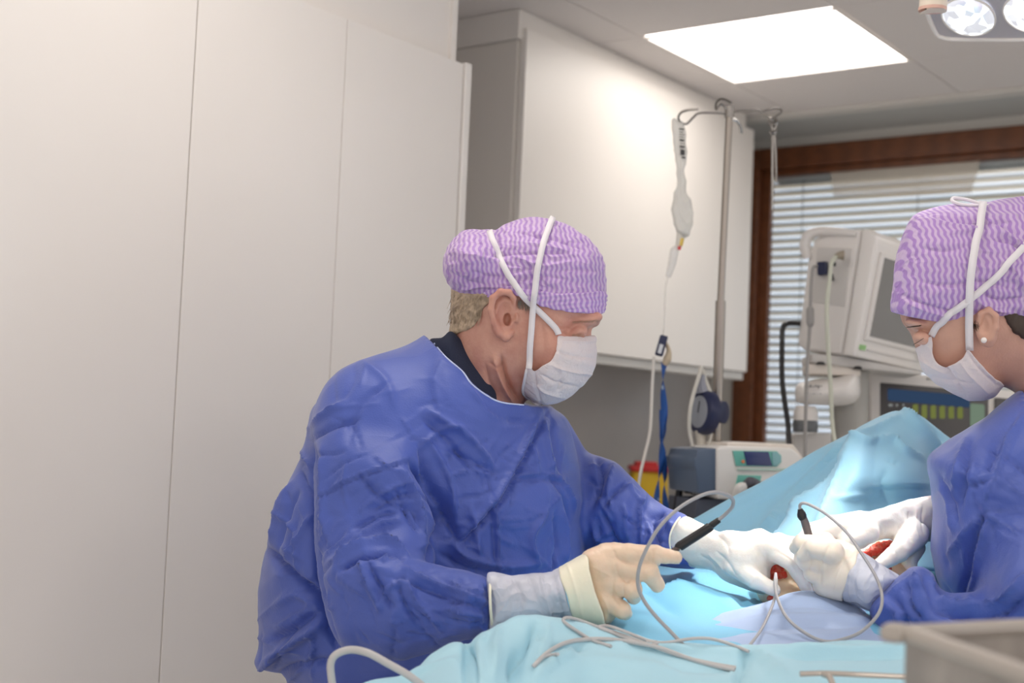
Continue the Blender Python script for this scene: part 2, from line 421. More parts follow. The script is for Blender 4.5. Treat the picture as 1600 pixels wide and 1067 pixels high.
# left wall above and beside the doors
lw = st(MB().rbox(-1.5, 2.335, BL-.50, BL-.03, 2.103, 2.6).rbox(2.318, 2.335, BL-.03, BL-.022, 2.103, 2.5).build('wall_left', Mpanel, smooth=False))
tall = empty('tall_cupboard', rm(1.5, BL-.3, 0), 'run of tall white flush cupboard doors filling the left of the room', 'cupboard')
ORG[tall.name] = np.array(tall.location)
MB().rbox(.3, 2.335, BL-.50, BL-.024, .02, 2.10).build('carcass', Mpanel, tall, smooth=False)
for i, (x0, x1) in enumerate([(.42, .80), (.80, 1.187), (1.187, 1.578), (1.578, 1.960), (1.960, 2.338)]):
    mb = MB().rbox(x0+.0012, x1-.0012, BL-.022, BL, .05, 2.098, .0012)
    mb.build('door_panel', Mpanel, tall, smooth=False)
MB().rbox(2.341, 2.363, BL-.06, BL+.004, .05, 2.103, .003).build('end_strip', Mcab, tall, smooth=False)
# back wall behind the wall cabinet and the counter
BB = -2.265
st(MB().rbox(2.4, 5.12, BB-.46, BB-.36, 0, 2.6).rbox(1.9, 2.1, BB-.46, BL-.52, 0, 2.6).build('wall_back', Mgrey, smooth=False))
wc = empty('wall_cabinet', rm(3.86, BB-.18, 1.517), 'white wall cabinet hung high under the ceiling between doors and window', 'cabinet')
ORG[wc.name] = np.array(wc.location)
MB().rbox(3.115, 4.60, BB-.36, BB-.024, 1.54, 2.41).build('body', Mcabs, wc, smooth=False)
MB().rbox(3.105, 4.56, BB-.36, BB-.014, 2.412, 2.498).build('filler_panel', Mcab, wc, smooth=False)
MB().rbox(3.127, 4.604, BB-.022, BB, 1.538, 2.445, .0015).build('door', Mcab, wc, smooth=False)
MB().rbox(3.13, 4.60, BB-.06, BB-.012, 1.508, 1.536, .002).build('light_rail', mat('rail_grey', (.62, .60, .57), .4), wc, smooth=False)
ct = empty('base_counter', rm(3.9, BB-.1, 0), 'grey counter along the back wall under the white wall cabinet', 'counter'); ORG[ct.name] = np.array(ct.location)
MB().rbox(2.5, 4.98, BB-.355, BB+.24, .89, .93, .004).build('worktop', mat('worktop', (.5, .48, .45), .35), ct, smooth=False)
for i in range(4): MB().rbox(2.52+i*.615, 3.125+i*.615, BB-.35, BB+.2, .1, .885, .002).build('base_unit', Mcab, ct, smooth=False)
# window wall
AW = 5.0
mb = MB(); mb.rbox(AW, AW+.2, -2.73, -2.515, 0, 2.6).rbox(AW, AW+.2, -2.515, 7.0, 2.462, 2.6).rbox(AW, AW+.2, -2.515, 7.0, 0, 1.18).rbox(AW, AW+.2, 3.0, 7.0, 1.18, 2.462)
st(mb.build('wall_far', mat('far_wall_paint', (.58, .565, .53), .6), smooth=False))
st(MB().rbox(4.9, 5.02, -2.515, 3.2, 1.15, 1.19, .004).build('trim_3', mat('sill_beige', (.66, .62, .55), .4), smooth=False))
win = st(MB().rbox(AW-.02, AW+.05, -2.512, -2.425, 1.19, 2.46, .004).rbox(AW-.02, AW+.05, -2.425, 3.0, 2.375, 2.46, .004).rbox(AW-.02, AW+.05, -2.425, 3.0, 1.19, 1.26, .004).build('window_1', Mwood, smooth=False))
MB().rbox(AW+.015, AW+.045, -2.425, -2.385, 1.26, 2.375, .003).rbox(AW+.01, AW+.045, -2.40, 3.0, 2.350, 2.375, .003).build('sash', Mwood, win, smooth=False)
def glass_fn():
    m = bpy.data.materials.new('window_glass'); m.use_nodes = True; nt = m.node_tree; nt.nodes.clear()
    g = nt.nodes.new('ShaderNodeBsdfGlossy'); g.inputs['Roughness'].default_value = .0
    t = nt.nodes.new('ShaderNodeBsdfTransparent'); t.inputs[0].default_value = (.93, .95, .94, 1)
    fr = nt.nodes.new('ShaderNodeFresnel'); fr.inputs[0].default_value = 1.5
    ma = nt.nodes.new('ShaderNodeMath'); ma.operation = 'MULTIPLY'; ma.inputs[1].default_value = .45
    mx = nt.nodes.new('ShaderNodeMixShader'); o = nt.nodes.new('ShaderNodeOutputMaterial')
    nt.links.new(fr.outputs[0], ma.inputs[0]); nt.links.new(ma.outputs[0], mx.inputs[0]); nt.links.new(t.outputs[0], mx.inputs[1]); nt.links.new(g.outputs[0], mx.inputs[2]); nt.links.new(mx.outputs[0], o.inputs[0]); return m
MB().rbox(AW+.030, AW+.033, -2.40, 3.0, 1.26, 2.35).build('pane', glass_fn(), win, smooth=False)
refl_pts = [hit_n(x, y, U, AW+.028) for x, y in ((1296, 258), (1532, 250), (1517, 302), (1302, 306))]
MB().prism(refl_pts, U*.0006).build('reflection_film', clear('reflection_cream', (.80, .74, .65), .58, .5), win, smooth=False)  # added cream sheet standing in for a lamp's reflection in the pane
# venetian blind behind the pane
bl = empty('venetian_blind', rm(AW+.09, 0, 1.3), 'pale metal venetian blind behind the brown framed window', 'blind'); ORG[bl.name] = np.array(bl.location)
Mslat = mat('slat_metal', (.72, .73, .76), .35, spec=.6); Mcord = mat('blind_cord', (.12, .12, .13), .6)
z = 2.335; k = 0
while z > 1.285:
    dz = .0155                                                     # inner edge lower than outer: daylight shows on the top faces
    V = []; F = []
    for bb in (-2.43, 2.9):
        for t in range(5):
            f = t/4; a = AW+.075+.05*f; zz = z-.012+.027*f+.004*math.sin(math.pi*f)
            V += [rm(a, bb, zz), rm(a, bb, zz-.0012)]
    for t in range(4):
        F += [[2*t, 2*t+2, 10+2*t+2, 10+2*t], [2*t+1, 10+2*t+1, 10+2*t+3, 2*t+3]]
    F += [[0, 10, 11, 1], [8, 9, 19, 18]]
    obj('slat', V, F, Mslat, bl)
    z -= .0325; k += 1
for bb in (-2.27, -1.80, -1.33, -.8):
    MB().tube([rm(AW+.07, bb, 2.36), rm(AW+.07, bb, 1.27)], .0016, 6, sub=1).build('cord', Mcord, bl)
MB().rbox(AW+.065, AW+.13, -2.39, 2.9, 2.338, 2.375, .003).build('head_rail', Mslat, bl, smooth=False)
ext = mat('render_facade', (.42, .38, .32), .9, noise=(1.5, .06))
st(MB().rbox(17, 17.2, -26, 14, -.06, 6.2).build('wall_outside', ext, smooth=False))
# ceiling lights
for i, (la, lb) in enumerate(LIGHTS):
    L = empty('ceiling_light', rm(la+G/2, lb+G/2, 2.5), 'square glowing ceiling panel above the wall cabinet and drip pole' if i == 0 else 'square ceiling panel light out over the room', 'ceiling light', 'ceiling panel lights')
    if i: L['label'] = ['', 'square ceiling panel light out to the right of the theatre', 'square ceiling panel light over the cupboard doors', 'square ceiling panel light behind the viewer', 'square ceiling panel light over the near side of the table'][i]
    ORG[L.name] = np.array(L.location)
    fr = MB()
    fr.rbox(la+.002, la+G-.002, lb+.002, lb+.012, 2.496, 2.512).rbox(la+.002, la+G-.002, lb+G-.012, lb+G-.002, 2.496, 2.512)
    fr.rbox(la+.012, la+.022, lb+.012, lb+G-.012, 2.496, 2.512).rbox(la+G-.022, la+G-.012, lb+.012, lb+G-.012, 2.496, 2.512)
    fr.build('frame', Mcab, L, smooth=False)
    pts = [];  r_ = .02
    MB().rbox(la+.01, la+G-.01, lb+.01, lb+G-.01, 2.503, 2.51).build('diffuser', emis('panel_glow', (1, .93, .86), 5.3 if i == 0 else 5.6), L, smooth=False)
# ================================================================== cloth and skin materials
Mskin = mat('skin_ruddy', (.56, .30, .225), .45, sss=.12, noise=(38, .10, (.53, .25, .19)), bump=[('noise', 260, .0006)])
Mskin2 = mat('skin_fair', (.60, .345, .26), .46, sss=.12, noise=(30, .05), bump=[('noise', 300, .0004)])
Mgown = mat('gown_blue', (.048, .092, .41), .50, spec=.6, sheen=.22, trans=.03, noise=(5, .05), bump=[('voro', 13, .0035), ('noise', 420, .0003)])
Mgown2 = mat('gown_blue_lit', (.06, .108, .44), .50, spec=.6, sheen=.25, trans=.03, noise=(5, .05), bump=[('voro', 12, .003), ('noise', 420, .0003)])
Mnavy = mat('navy_knit', (.012, .018, .045), .85, bump=[('noise', 500, .0006)])
Mpipe = mat('neck_binding', (.55, .62, .85), .6)
def cap_fn(ax, ay, f=860.0):
    def fn(m, nt, p, tc):
        sp = nt.nodes.new('ShaderNodeSeparateXYZ'); nt.links.new(tc.outputs['Object'], sp.inputs[0])
        def M(op, a, b=None):
            n = nt.nodes.new('ShaderNodeMath'); n.operation = op
            for i, v in enumerate((a, b)):
                if v is None: continue
                if isinstance(v, (int, float)): n.inputs[i].default_value = v
                else: nt.links.new(v, n.inputs[i])
            return n.outputs[0]
        s_ = M('ADD', M('MULTIPLY', sp.outputs['X'], ax), M('MULTIPLY', sp.outputs['Y'], ay))
        s_ = M('ADD', s_, M('MULTIPLY', sp.outputs['Z'], .12))
        wob = M('MULTIPLY', M('SINE', M('MULTIPLY', sp.outputs['Z'], 440.0)), .0010)
        no = nt.nodes.new('ShaderNodeTexNoise'); no.inputs['Scale'].default_value = 14; nt.links.new(tc.outputs['Object'], no.inputs['Vector'])
        s_ = M('ADD', M('ADD', s_, wob), M('MULTIPLY', no.outputs['Fac'], .02))
        v = M('ADD', M('MULTIPLY', M('SINE', M('MULTIPLY', s_, f)), .5), .5)
        r = nt.nodes.new('ShaderNodeValToRGB'); r.color_ramp.elements[0].position = .28; r.color_ramp.elements[1].position = .72
        r.color_ramp.elements[0].color = (.46, .27, .66, 1); r.color_ramp.elements[1].color = (.70, .54, .79, 1)
        nt.links.new(v, r.inputs[0]); nt.links.new(r.outputs[0], p.inputs['Base Color'])
    return fn
Mcap = mat('cap_lilac', (.5, .35, .75), .6, sheen=.2, trans=.15, bump=[('voro', 45, .003)], fn=cap_fn(1, 0))
Mcapb = mat('cap_band', (.36, .20, .66), .6, trans=.1, fn=cap_fn(1, 0, 900))
Mmask = mat('mask_white', (.86, .79, .80), .7, trans=.2, bump=[('voro', 60, .0012), ('noise', 600, .0003)])
Mstrap = mat('tie_white', (.88, .85, .88), .6, trans=.15)
Mglove = mat('latex_cream', (.80, .62, .47), .36, sss=.3, spec=.5, noise=(30, .05), bump=[('noise', 60, .0012), ('noise', 300, .0004)])
Mband = mat('latex_cuff_band', (.86, .82, .66), .38, sss=.1, bump=[('noise', 90, .0006)])
Mgaunt = mat('latex_over_gown', (.55, .57, .66), .42, noise=(16, .16), bump=[('voro', 34, .004)])
Mwhite = mat('latex_white', (.86, .82, .76), .4, sss=.2, bump=[('noise', 60, .001), ('noise', 300, .0003)])
Mhair = mat('hair_grey_blond', (.42, .32, .22), .6, noise=(120, .3))
Mhaird = mat('hair_dark', (.05, .03, .02), .5)
Mshoe = mat('clog_white', (.6, .6, .6), .4); Mtrous = mat('trouser_navy', (.02, .03, .08), .8)
def prism(b, poly, sub=4):
    Q = smooth_poly(poly, sub) if sub > 1 else np.array(poly, float)
    return b.sample2(*b.rast(lambda X, Y: poly_sd(Q, X, Y), 1.5))*b.D/FPX
# ================================================================== the man on the left
man = empty('person', Vector(C(680, 700, 2.02)).xy.to_3d(), 'older person in blue gown, lilac cap and white mask bending over the table, pale gloved finger pointing', 'person'); ORG[man.name] = np.array(man.location)
# head and neck
HB = (675, 965, 325, 720)
HP = [(845, 352), (900, 366), (931, 405), (938, 455), (940, 488), (938, 502), (934, 509), (925, 514), (924, 530), (925, 545), (917, 570), (905, 598), (872, 617), (836, 619), (818, 632), (812, 665), (805, 720), (705, 720), (690, 620), (694, 560), (706, 515), (708, 470), (712, 430), (735, 385), (790, 356)]
def head(b):
    f = b.pillow(HP, 100, .077, [(800, 450, 2.0), (900, 500, 1.995), (750, 650, 2.02)])
    f = sm(f, b.ell((918, 499, 1.955), (.022, .010, .018), 12), .012)            # brow
    f = smax(f, -b.ell((903, 519, 1.932), (.021, .0105, .014), 8), .008)         # socket
    f = sm(f, b.ell((903, 518, 1.950), (.014, .011, .0125), 5), .003)            # closed lid
    f = smax(f, -b.ell((903, 523, 1.9365), (.014, .0016, .006), 10), .0015)      # lash line
    f = smax(f, -b.ell((900, 529, 1.9405), (.015, .0018, .006), 14), .003)       # fold under the eye
    f = sm(f, b.ell((868, 545, 1.938), (.024, .020, .016), 0), .02)              # cheek
    # ear
    e = b.ell((786, 492, 1.922), (.018, .033, .009), -8, 12)
    e = smax(e, -b.ell((789, 490, 1.911), (.0110, .0200, .0105), -6), .002)
    rim = b.chain([(803, 484, 1.921), (803, 466, 1.915), (795, 457, 1.911), (782, 456, 1.909), (770, 466, 1.908), (767, 484, 1.909), (772, 504, 1.912), (780, 520, 1.916), (790, 527, 1.918), (799, 520, 1.920)], [.003, .0038, .0045, .0048, .0048, .0046, .0045, .0056, .0060, .0045], .003)
    e = sm(e, rim, .003)
    e = smax(e, -b.chain([(796, 467, 1.908), (783, 466, 1.905), (776, 480, 1.905), (778, 498, 1.909)], [.0016, .002, .002, .0016]), .002)
    e = sm(e, b.ell((806, 497, 1.921), (.005, .0075, .006)), .003)
    e = smax(e, -b.ell((799, 495, 1.914), (.005, .007, .007)), .002)
    e = smax(e, -b.ell((794, 500, 1.916), (.0055, .0085, .010), -6), .0015)
    r_ = sm(f, e, .005)
    return smax(r_, -b.ell((792, 499, 1.924), (.0050, .0090, .010), -6), .002)
b = Body(*HB[:4], 1.88, 2.12, .0016)
hd = head(b); b.add(hd)
SC = [([(783, 558), (788, 582), (798, 606), (812, 626)], 6, -.010), ([(772, 558), (778, 582), (787, 606), (800, 630)], 8, .008), ([(758, 570), (764, 594), (775, 618)], 6, -.004), ([(765, 566), (775, 572), (786, 576)], 4, -.003),
      ([(874, 506), (882, 511), (890, 514)], 3, -.002), ([(872, 516), (882, 518), (890, 519)], 2.5, -.0015), ([(885, 533), (898, 536), (912, 533)], 3, -.002), ([(900, 494), (915, 492), (928, 494)], 2.5, -.001), ([(846, 500), (850, 540), (845, 570)], 10, -.003), ([(800, 470), (808, 520), (812, 560)], 8, -.002)]
skin = b.build('head_and_neck', Mskin, man, relax=1, disp=lambda V, N, px, py: creases(SC, px, py)*np.clip(-N[:, 2]*1.5, 0, 1))
# hair at the nape: a close cap of hair and loose strands
b2 = Body(690, 850, 440, 540, 1.90, 2.10, .0022)
HBX = b2.pillow([(712, 440), (702, 475), (703, 515), (716, 522), (745, 507), (760, 478), (768, 455), (740, 430)], 200, .19, 2.0)
hs = b2.pillow(HP, 100, .077, [(800, 450, 2.0), (900, 500, 1.995), (750, 650, 2.02)])-.0028
b2.add(smax(hs, prism(b2, [(690, 440), (698, 520), (716, 521), (742, 508), (758, 480), (770, 462), (770, 430)]), .002))
b2.build('hair', Mhair, man, disp=lambda V, N, px, py: .0012*vnoise(px*.35+py*.5, py*.06, 0, 3))
mb = MB(); bv = bvh_of([skin])
for i in range(150):
    x = 705+RNG.rand()*50; y = 462+RNG.rand()*36-(x-705)*.1; q = onto(bv, x, y, .003) or C(x, y, 2.0)
    dx = -2-RNG.rand()*6; ln = 12+RNG.rand()*12
    q1 = onto(bv, x+dx*.5, y+ln*.5, .003) or C(x+dx*.5, y+ln*.5, depth_of(q)+.01)
    q2 = q1+(q1-q)*.9+Vector((-.001*RNG.rand(), 0, 0))
    mb.tube([q, q1, q2], [.0005, .0002], 4, sub=3, cap=False)
tag(mb.build('hair_strand', Mhair, man), kind='stuff')
# grey sideburn in front of the ear
mb = MB()
for i in range(70):
    x = 808+RNG.rand()*22; y = 466+RNG.rand()*8+(x-808)*.25; q = onto(bv, x, y, .002)
    if q is None: continue
    q1 = onto(bv, x-2+RNG.rand()*3, y+6+RNG.rand()*8, .0012)
    if q1: mb.tube([q, q1], [.0004, .0002], 4, sub=2, cap=False)
tag(mb.build('sideburn', mat('hair_dark_grey', (.16, .13, .11), .6), man), kind='stuff')
# eyelashes and brow
mb = MB()
for i in range(26):
    x = 894+i*.75; q = onto(bv, x, 522+.02*(i-12)**2*.3, .0006)
    if q: mb.tube([q, q+Vector((.001, -.002, -.003))], [.0003, .0001], 3, sub=2, cap=False)
for i in range(46):
    x = 893+i*.9; q = onto(bv, x, 503-.10*i*.6+RNG.rand()*3, .0005)
    q1 = onto(bv, x+4, 501-.10*i*.6+RNG.rand()*2, .0016)
    if q and q1: mb.tube([q, q1], [.0003, .0001], 3, sub=2, cap=False)
tag(mb.build('eyebrow', mat('brow_fair', (.40, .26, .18), .6), man), kind='stuff')
# cap
CP = [(697, 412), (704, 388), (718, 370), (734, 363), (756, 362), (774, 359), (790, 350), (815, 343), (845, 341), (872, 345), (898, 358), (920, 374), (936, 392), (944, 414), (946, 450), (943, 486), (930, 520), (840, 530), (760, 500), (728, 462), (708, 447), (699, 430)]
b3 = Body(685, 960, 330, 500, 1.86, 2.14, .0018)
f = b3.pillow(CP, 92, .088, 2.0, p=2.2)
f = sm(f, b3.ell((742, 412, 1.985), (.040, .044, .085)), .02)
f = smax(f, prism(b3, [(680, 320), (980, 320), (960, 440), (946, 487), (905, 487), (878, 484), (850, 478), (834, 472), (812, 463), (800, 457), (780, 458), (764, 463), (748, 461), (730, 461), (712, 466), (680, 470)]), .0015)
b3.add(f)
capcr = [([(800, 362), (860, 372), (915, 392)], 5, -.0035), ([(790, 377), (850, 384), (905, 400)], 5, .003), ([(770, 400), (840, 396), (895, 395)], 4, -.003),
         ([(742, 425), (780, 432), (850, 412)], 6, -.003), ([(720, 395), (750, 402), (775, 408)], 6, .003), ([(705, 425), (730, 440), (760, 445)], 5, -.003),
         ([(820, 355), (845, 372), (865, 380)], 4, -.003), ([(870, 350), (905, 372), (925, 390)], 5, -.003), ([(735, 372), (760, 385), (772, 402)], 5, -.003),
         ([(775, 362), (776, 385), (782, 405)], 6, -.006), ([(800, 400), (850, 415), (900, 408)], 5, .003), ([(860, 425), (900, 420), (940, 425)], 5, -.002),
         ([(800, 440), (850, 432), (900, 440)], 6, -.003), ([(722, 450), (750, 446), (790, 450)], 4, .004), ([(735, 380), (722, 405), (720, 430)], 6, -.003)]
def capd(V, N, px, py):
    w1 = vnoise(px*.02, py*.02, V[:, 2]*20, 5)*8
    return creases(capcr, px, py)*1.2+.0016*vnoise(px*.05+w1*.1, py*.14, V[:, 2]*30, 2)+.0012*(1-np.abs(vnoise(px*.035, py*.10+w1*.1, V[:, 2]*25, 9)))
cap_o = b3.build('surgical_cap', Mcap, man, disp=capd)
# gathered band along the lower edge
b4 = Body(720, 960, 430, 500, 1.86, 2.14, .0018)
f = b4.pillow(CP, 92, .088, 2.0, p=2.2)-.0030
f = smax(f, prism(b4, [(948, 456), (948, 488), (905, 488.5), (878, 485.5), (850, 479.5), (834, 473.5), (812, 464.5), (800, 459), (780, 459.5), (764, 464.5), (735, 463), (735, 452), (770, 452), (800, 447), (840, 455), (900, 458)], 3), .0015)
b4.add(f)
band = b4.build('cap_band', Mcapb, cap_o, disp=lambda V, N, px, py: .0009*np.sin(py*.9+px*.08)+.0008*vnoise(px*.12, py*.3, 0, 4)) if False else b4.build('cap_band', Mcapb, man, disp=lambda V, N, px, py: .0007*np.sin(py*.9+px*.08)+.0008*vnoise(px*.12, py*.3, 0, 4))
# mask : stands off the face
b5 = Body(805, 945, 515, 645, 1.89, 2.11, .0013)
MO = [(760, 460), (870, 470), (928, 522), (931, 535), (933, 552), (930, 574), (915, 598), (893, 619), (869, 631), (845, 633), (830, 628), (812, 612), (780, 580), (760, 520)]
f = b5.pillow(MO, 88, .086, 1.997, sub=4)
f = smax(f, prism(b5, [(872, 524), (890, 526), (930, 524), (945, 520), (950, 600), (900, 650), (846, 640), (830, 624), (816, 611), (821, 590), (827, 571), (834, 579), (848, 572), (860, 565), (867, 553), (870, 540)], 3), .0012)
b5.add(f)
mcr = [([(868, 548), (895, 556), (930, 560)], 4, -.003), ([(860, 570), (890, 580), (925, 585)], 4, .003), ([(845, 585), (870, 598), (905, 606)], 4, -.003), ([(838, 600), (850, 612), (880, 622)], 4, .003),
       ([(880, 530), (872, 560), (880, 590)], 5, .002), ([(835, 580), (838, 605), (846, 632)], 3, -.004), ([(880, 590), (872, 610), (890, 600)], 4, -.003), ([(876, 533), (905, 534), (930, 533)], 2.5, .002)]
mask = b5.build('face_mask', Mmask, man, disp=lambda V, N, px, py: creases(mcr, px, py)+.0008*vnoise(px*.08, py*.08, 0, 1))
bva = bvh_of([skin, cap_o, mask, band])
def strap(pts, width, name='mask_tie', parent=None, bvx=None, person=None, dfl=2.0, lift=.0022):
    dense = catmull([(x, y, 0) for x, y in pts], 5); P = []
    for q in dense:
        h = onto(bvx, q.x, q.y, lift)
        P.append(h if h else C(q.x, q.y, dfl))
    P = [P[0]]+[(P[i-1]+P[i]*2+P[i+1])/4 for i in range(1, len(P)-1)]+[P[-1]]
    P = [P[0]]+[(P[i-1]+P[i]+P[i+1])/3 for i in range(1, len(P)-1)]+[P[-1]]
    V = []; n = len(P)
    for i in range(n):
        t = (P[min(i+1, n-1)]-P[max(i-1, 0)]).normalized(); v = (P[i]-CM.translation).normalized()
        s_ = t.cross(v).normalized()*width/2; V += [P[i]-s_, P[i]+s_]
    F = [[2*i, 2*i+1, 2*i+3, 2*i+2] for i in range(n-1)]
    o = obj(name, V, F, Mstrap, person); md = o.modifiers.new('s', 'SOLIDIFY'); md.thickness = .0007; md.offset = 0
    return o
strap([(764, 363), (770, 384), (782, 408), (798, 436), (816, 460), (833, 478), (852, 496), (866, 512), (873, 525)], .0088, bvx=bva, person=man, lift=.0034)
strap([(863, 344), (856, 362), (848, 384), (841, 415), (837, 445), (834, 470), (831, 505), (829, 540), (828, 574)], .0088, bvx=bva, person=man, lift=.0052)
strap([(826, 571), (822, 590), (818, 612), (828, 624), (845, 632)], .004, name='mask_edge', bvx=bva, person=man)
# navy collar
b6 = Body(670, 800, 500, 660, 1.88, 2.14, .0022)
f = b6.pillow([(700, 505), (722, 512), (760, 560), (785, 600), (800, 640), (760, 700), (650, 620), (672, 530)], 95, .088, [(700, 520, 2.01), (770, 620, 2.0)])
f = smax(f, prism(b6, [(704, 517), (720, 530), (737, 546), (752, 564), (763, 583), (771, 603), (776, 622), (770, 660), (700, 650), (660, 540), (690, 528)], 3), .002)
b6.add(f); b6.build('shirt_collar', Mnavy, man)
# gown
g = Body(380, 1110, 510, 1300, 1.62, 2.30, .0037)
TP = [(700, 512), (640, 536), (600, 555), (545, 587), (508, 617), (487, 640), (479, 672), (466, 722), (440, 785), (416, 848), (405, 905), (403, 960), (402, 1010), (401, 1042), (450, 1066), (480, 1120), (490, 1200), (500, 1290), (890, 1290), (900, 1150), (908, 1000), (913, 900), (913, 850), (913, 790), (910, 745), (901, 700), (884, 655), (860, 632), (850, 600), (800, 555)]
tor = g.pillow(TP, 215, .185, [(480, 800, 2.06), (700, 800, 2.03), (880, 700, 2.06), (700, 560, 2.03)], p=2.2)
sh = g.ell((590, 655, 1.95), (.085, .085, .085))
ua = g.pillow([(590, 596), (530, 622), (497, 665), (490, 740), (490, 820), (495, 890), (508, 965), (560, 1012), (630, 985), (672, 900), (690, 835), (690, 770), (685, 700), (660, 620)], 100, .082, [(590, 640, 1.93), (590, 760, 1.87), (590, 930, 1.79)])
fa = g.pillow([(508, 880), (535, 858), (570, 846), (605, 852), (640, 872), (690, 884), (730, 892), (765, 904), (770, 945), (767, 987), (720, 1003), (672, 1024), (610, 1034), (550, 1022), (518, 1000), (503, 945)], 76, .066, [(540, 940, 1.79), (650, 940, 1.76), (765, 945, 1.715)])
lsl = g.pillow([(848, 640), (880, 648), (902, 680), (918, 704), (940, 713), (966, 724), (988, 747), (1012, 768), (1042, 790), (1078, 811), (1066, 835), (1062, 858), (1094, 884), (1050, 888), (985, 878), (930, 862), (880, 850), (850, 780), (840, 700)], 72, .072, [(870, 700, 2.15), (1000, 810, 2.08), (1075, 850, 2.0)])
f = sm(tor, sh, .05); f = sm(f, ua, .022); f = sm(f, fa, .008); f = sm(f, lsl, .010)
f = smax(f, -prism(g, [(640, 470), (676, 534), (697, 556), (723, 578), (737, 597), (761, 615), (783, 625), (818, 630), (851, 634), (900, 610), (900, 470)], 2), .002)
g.add(f)
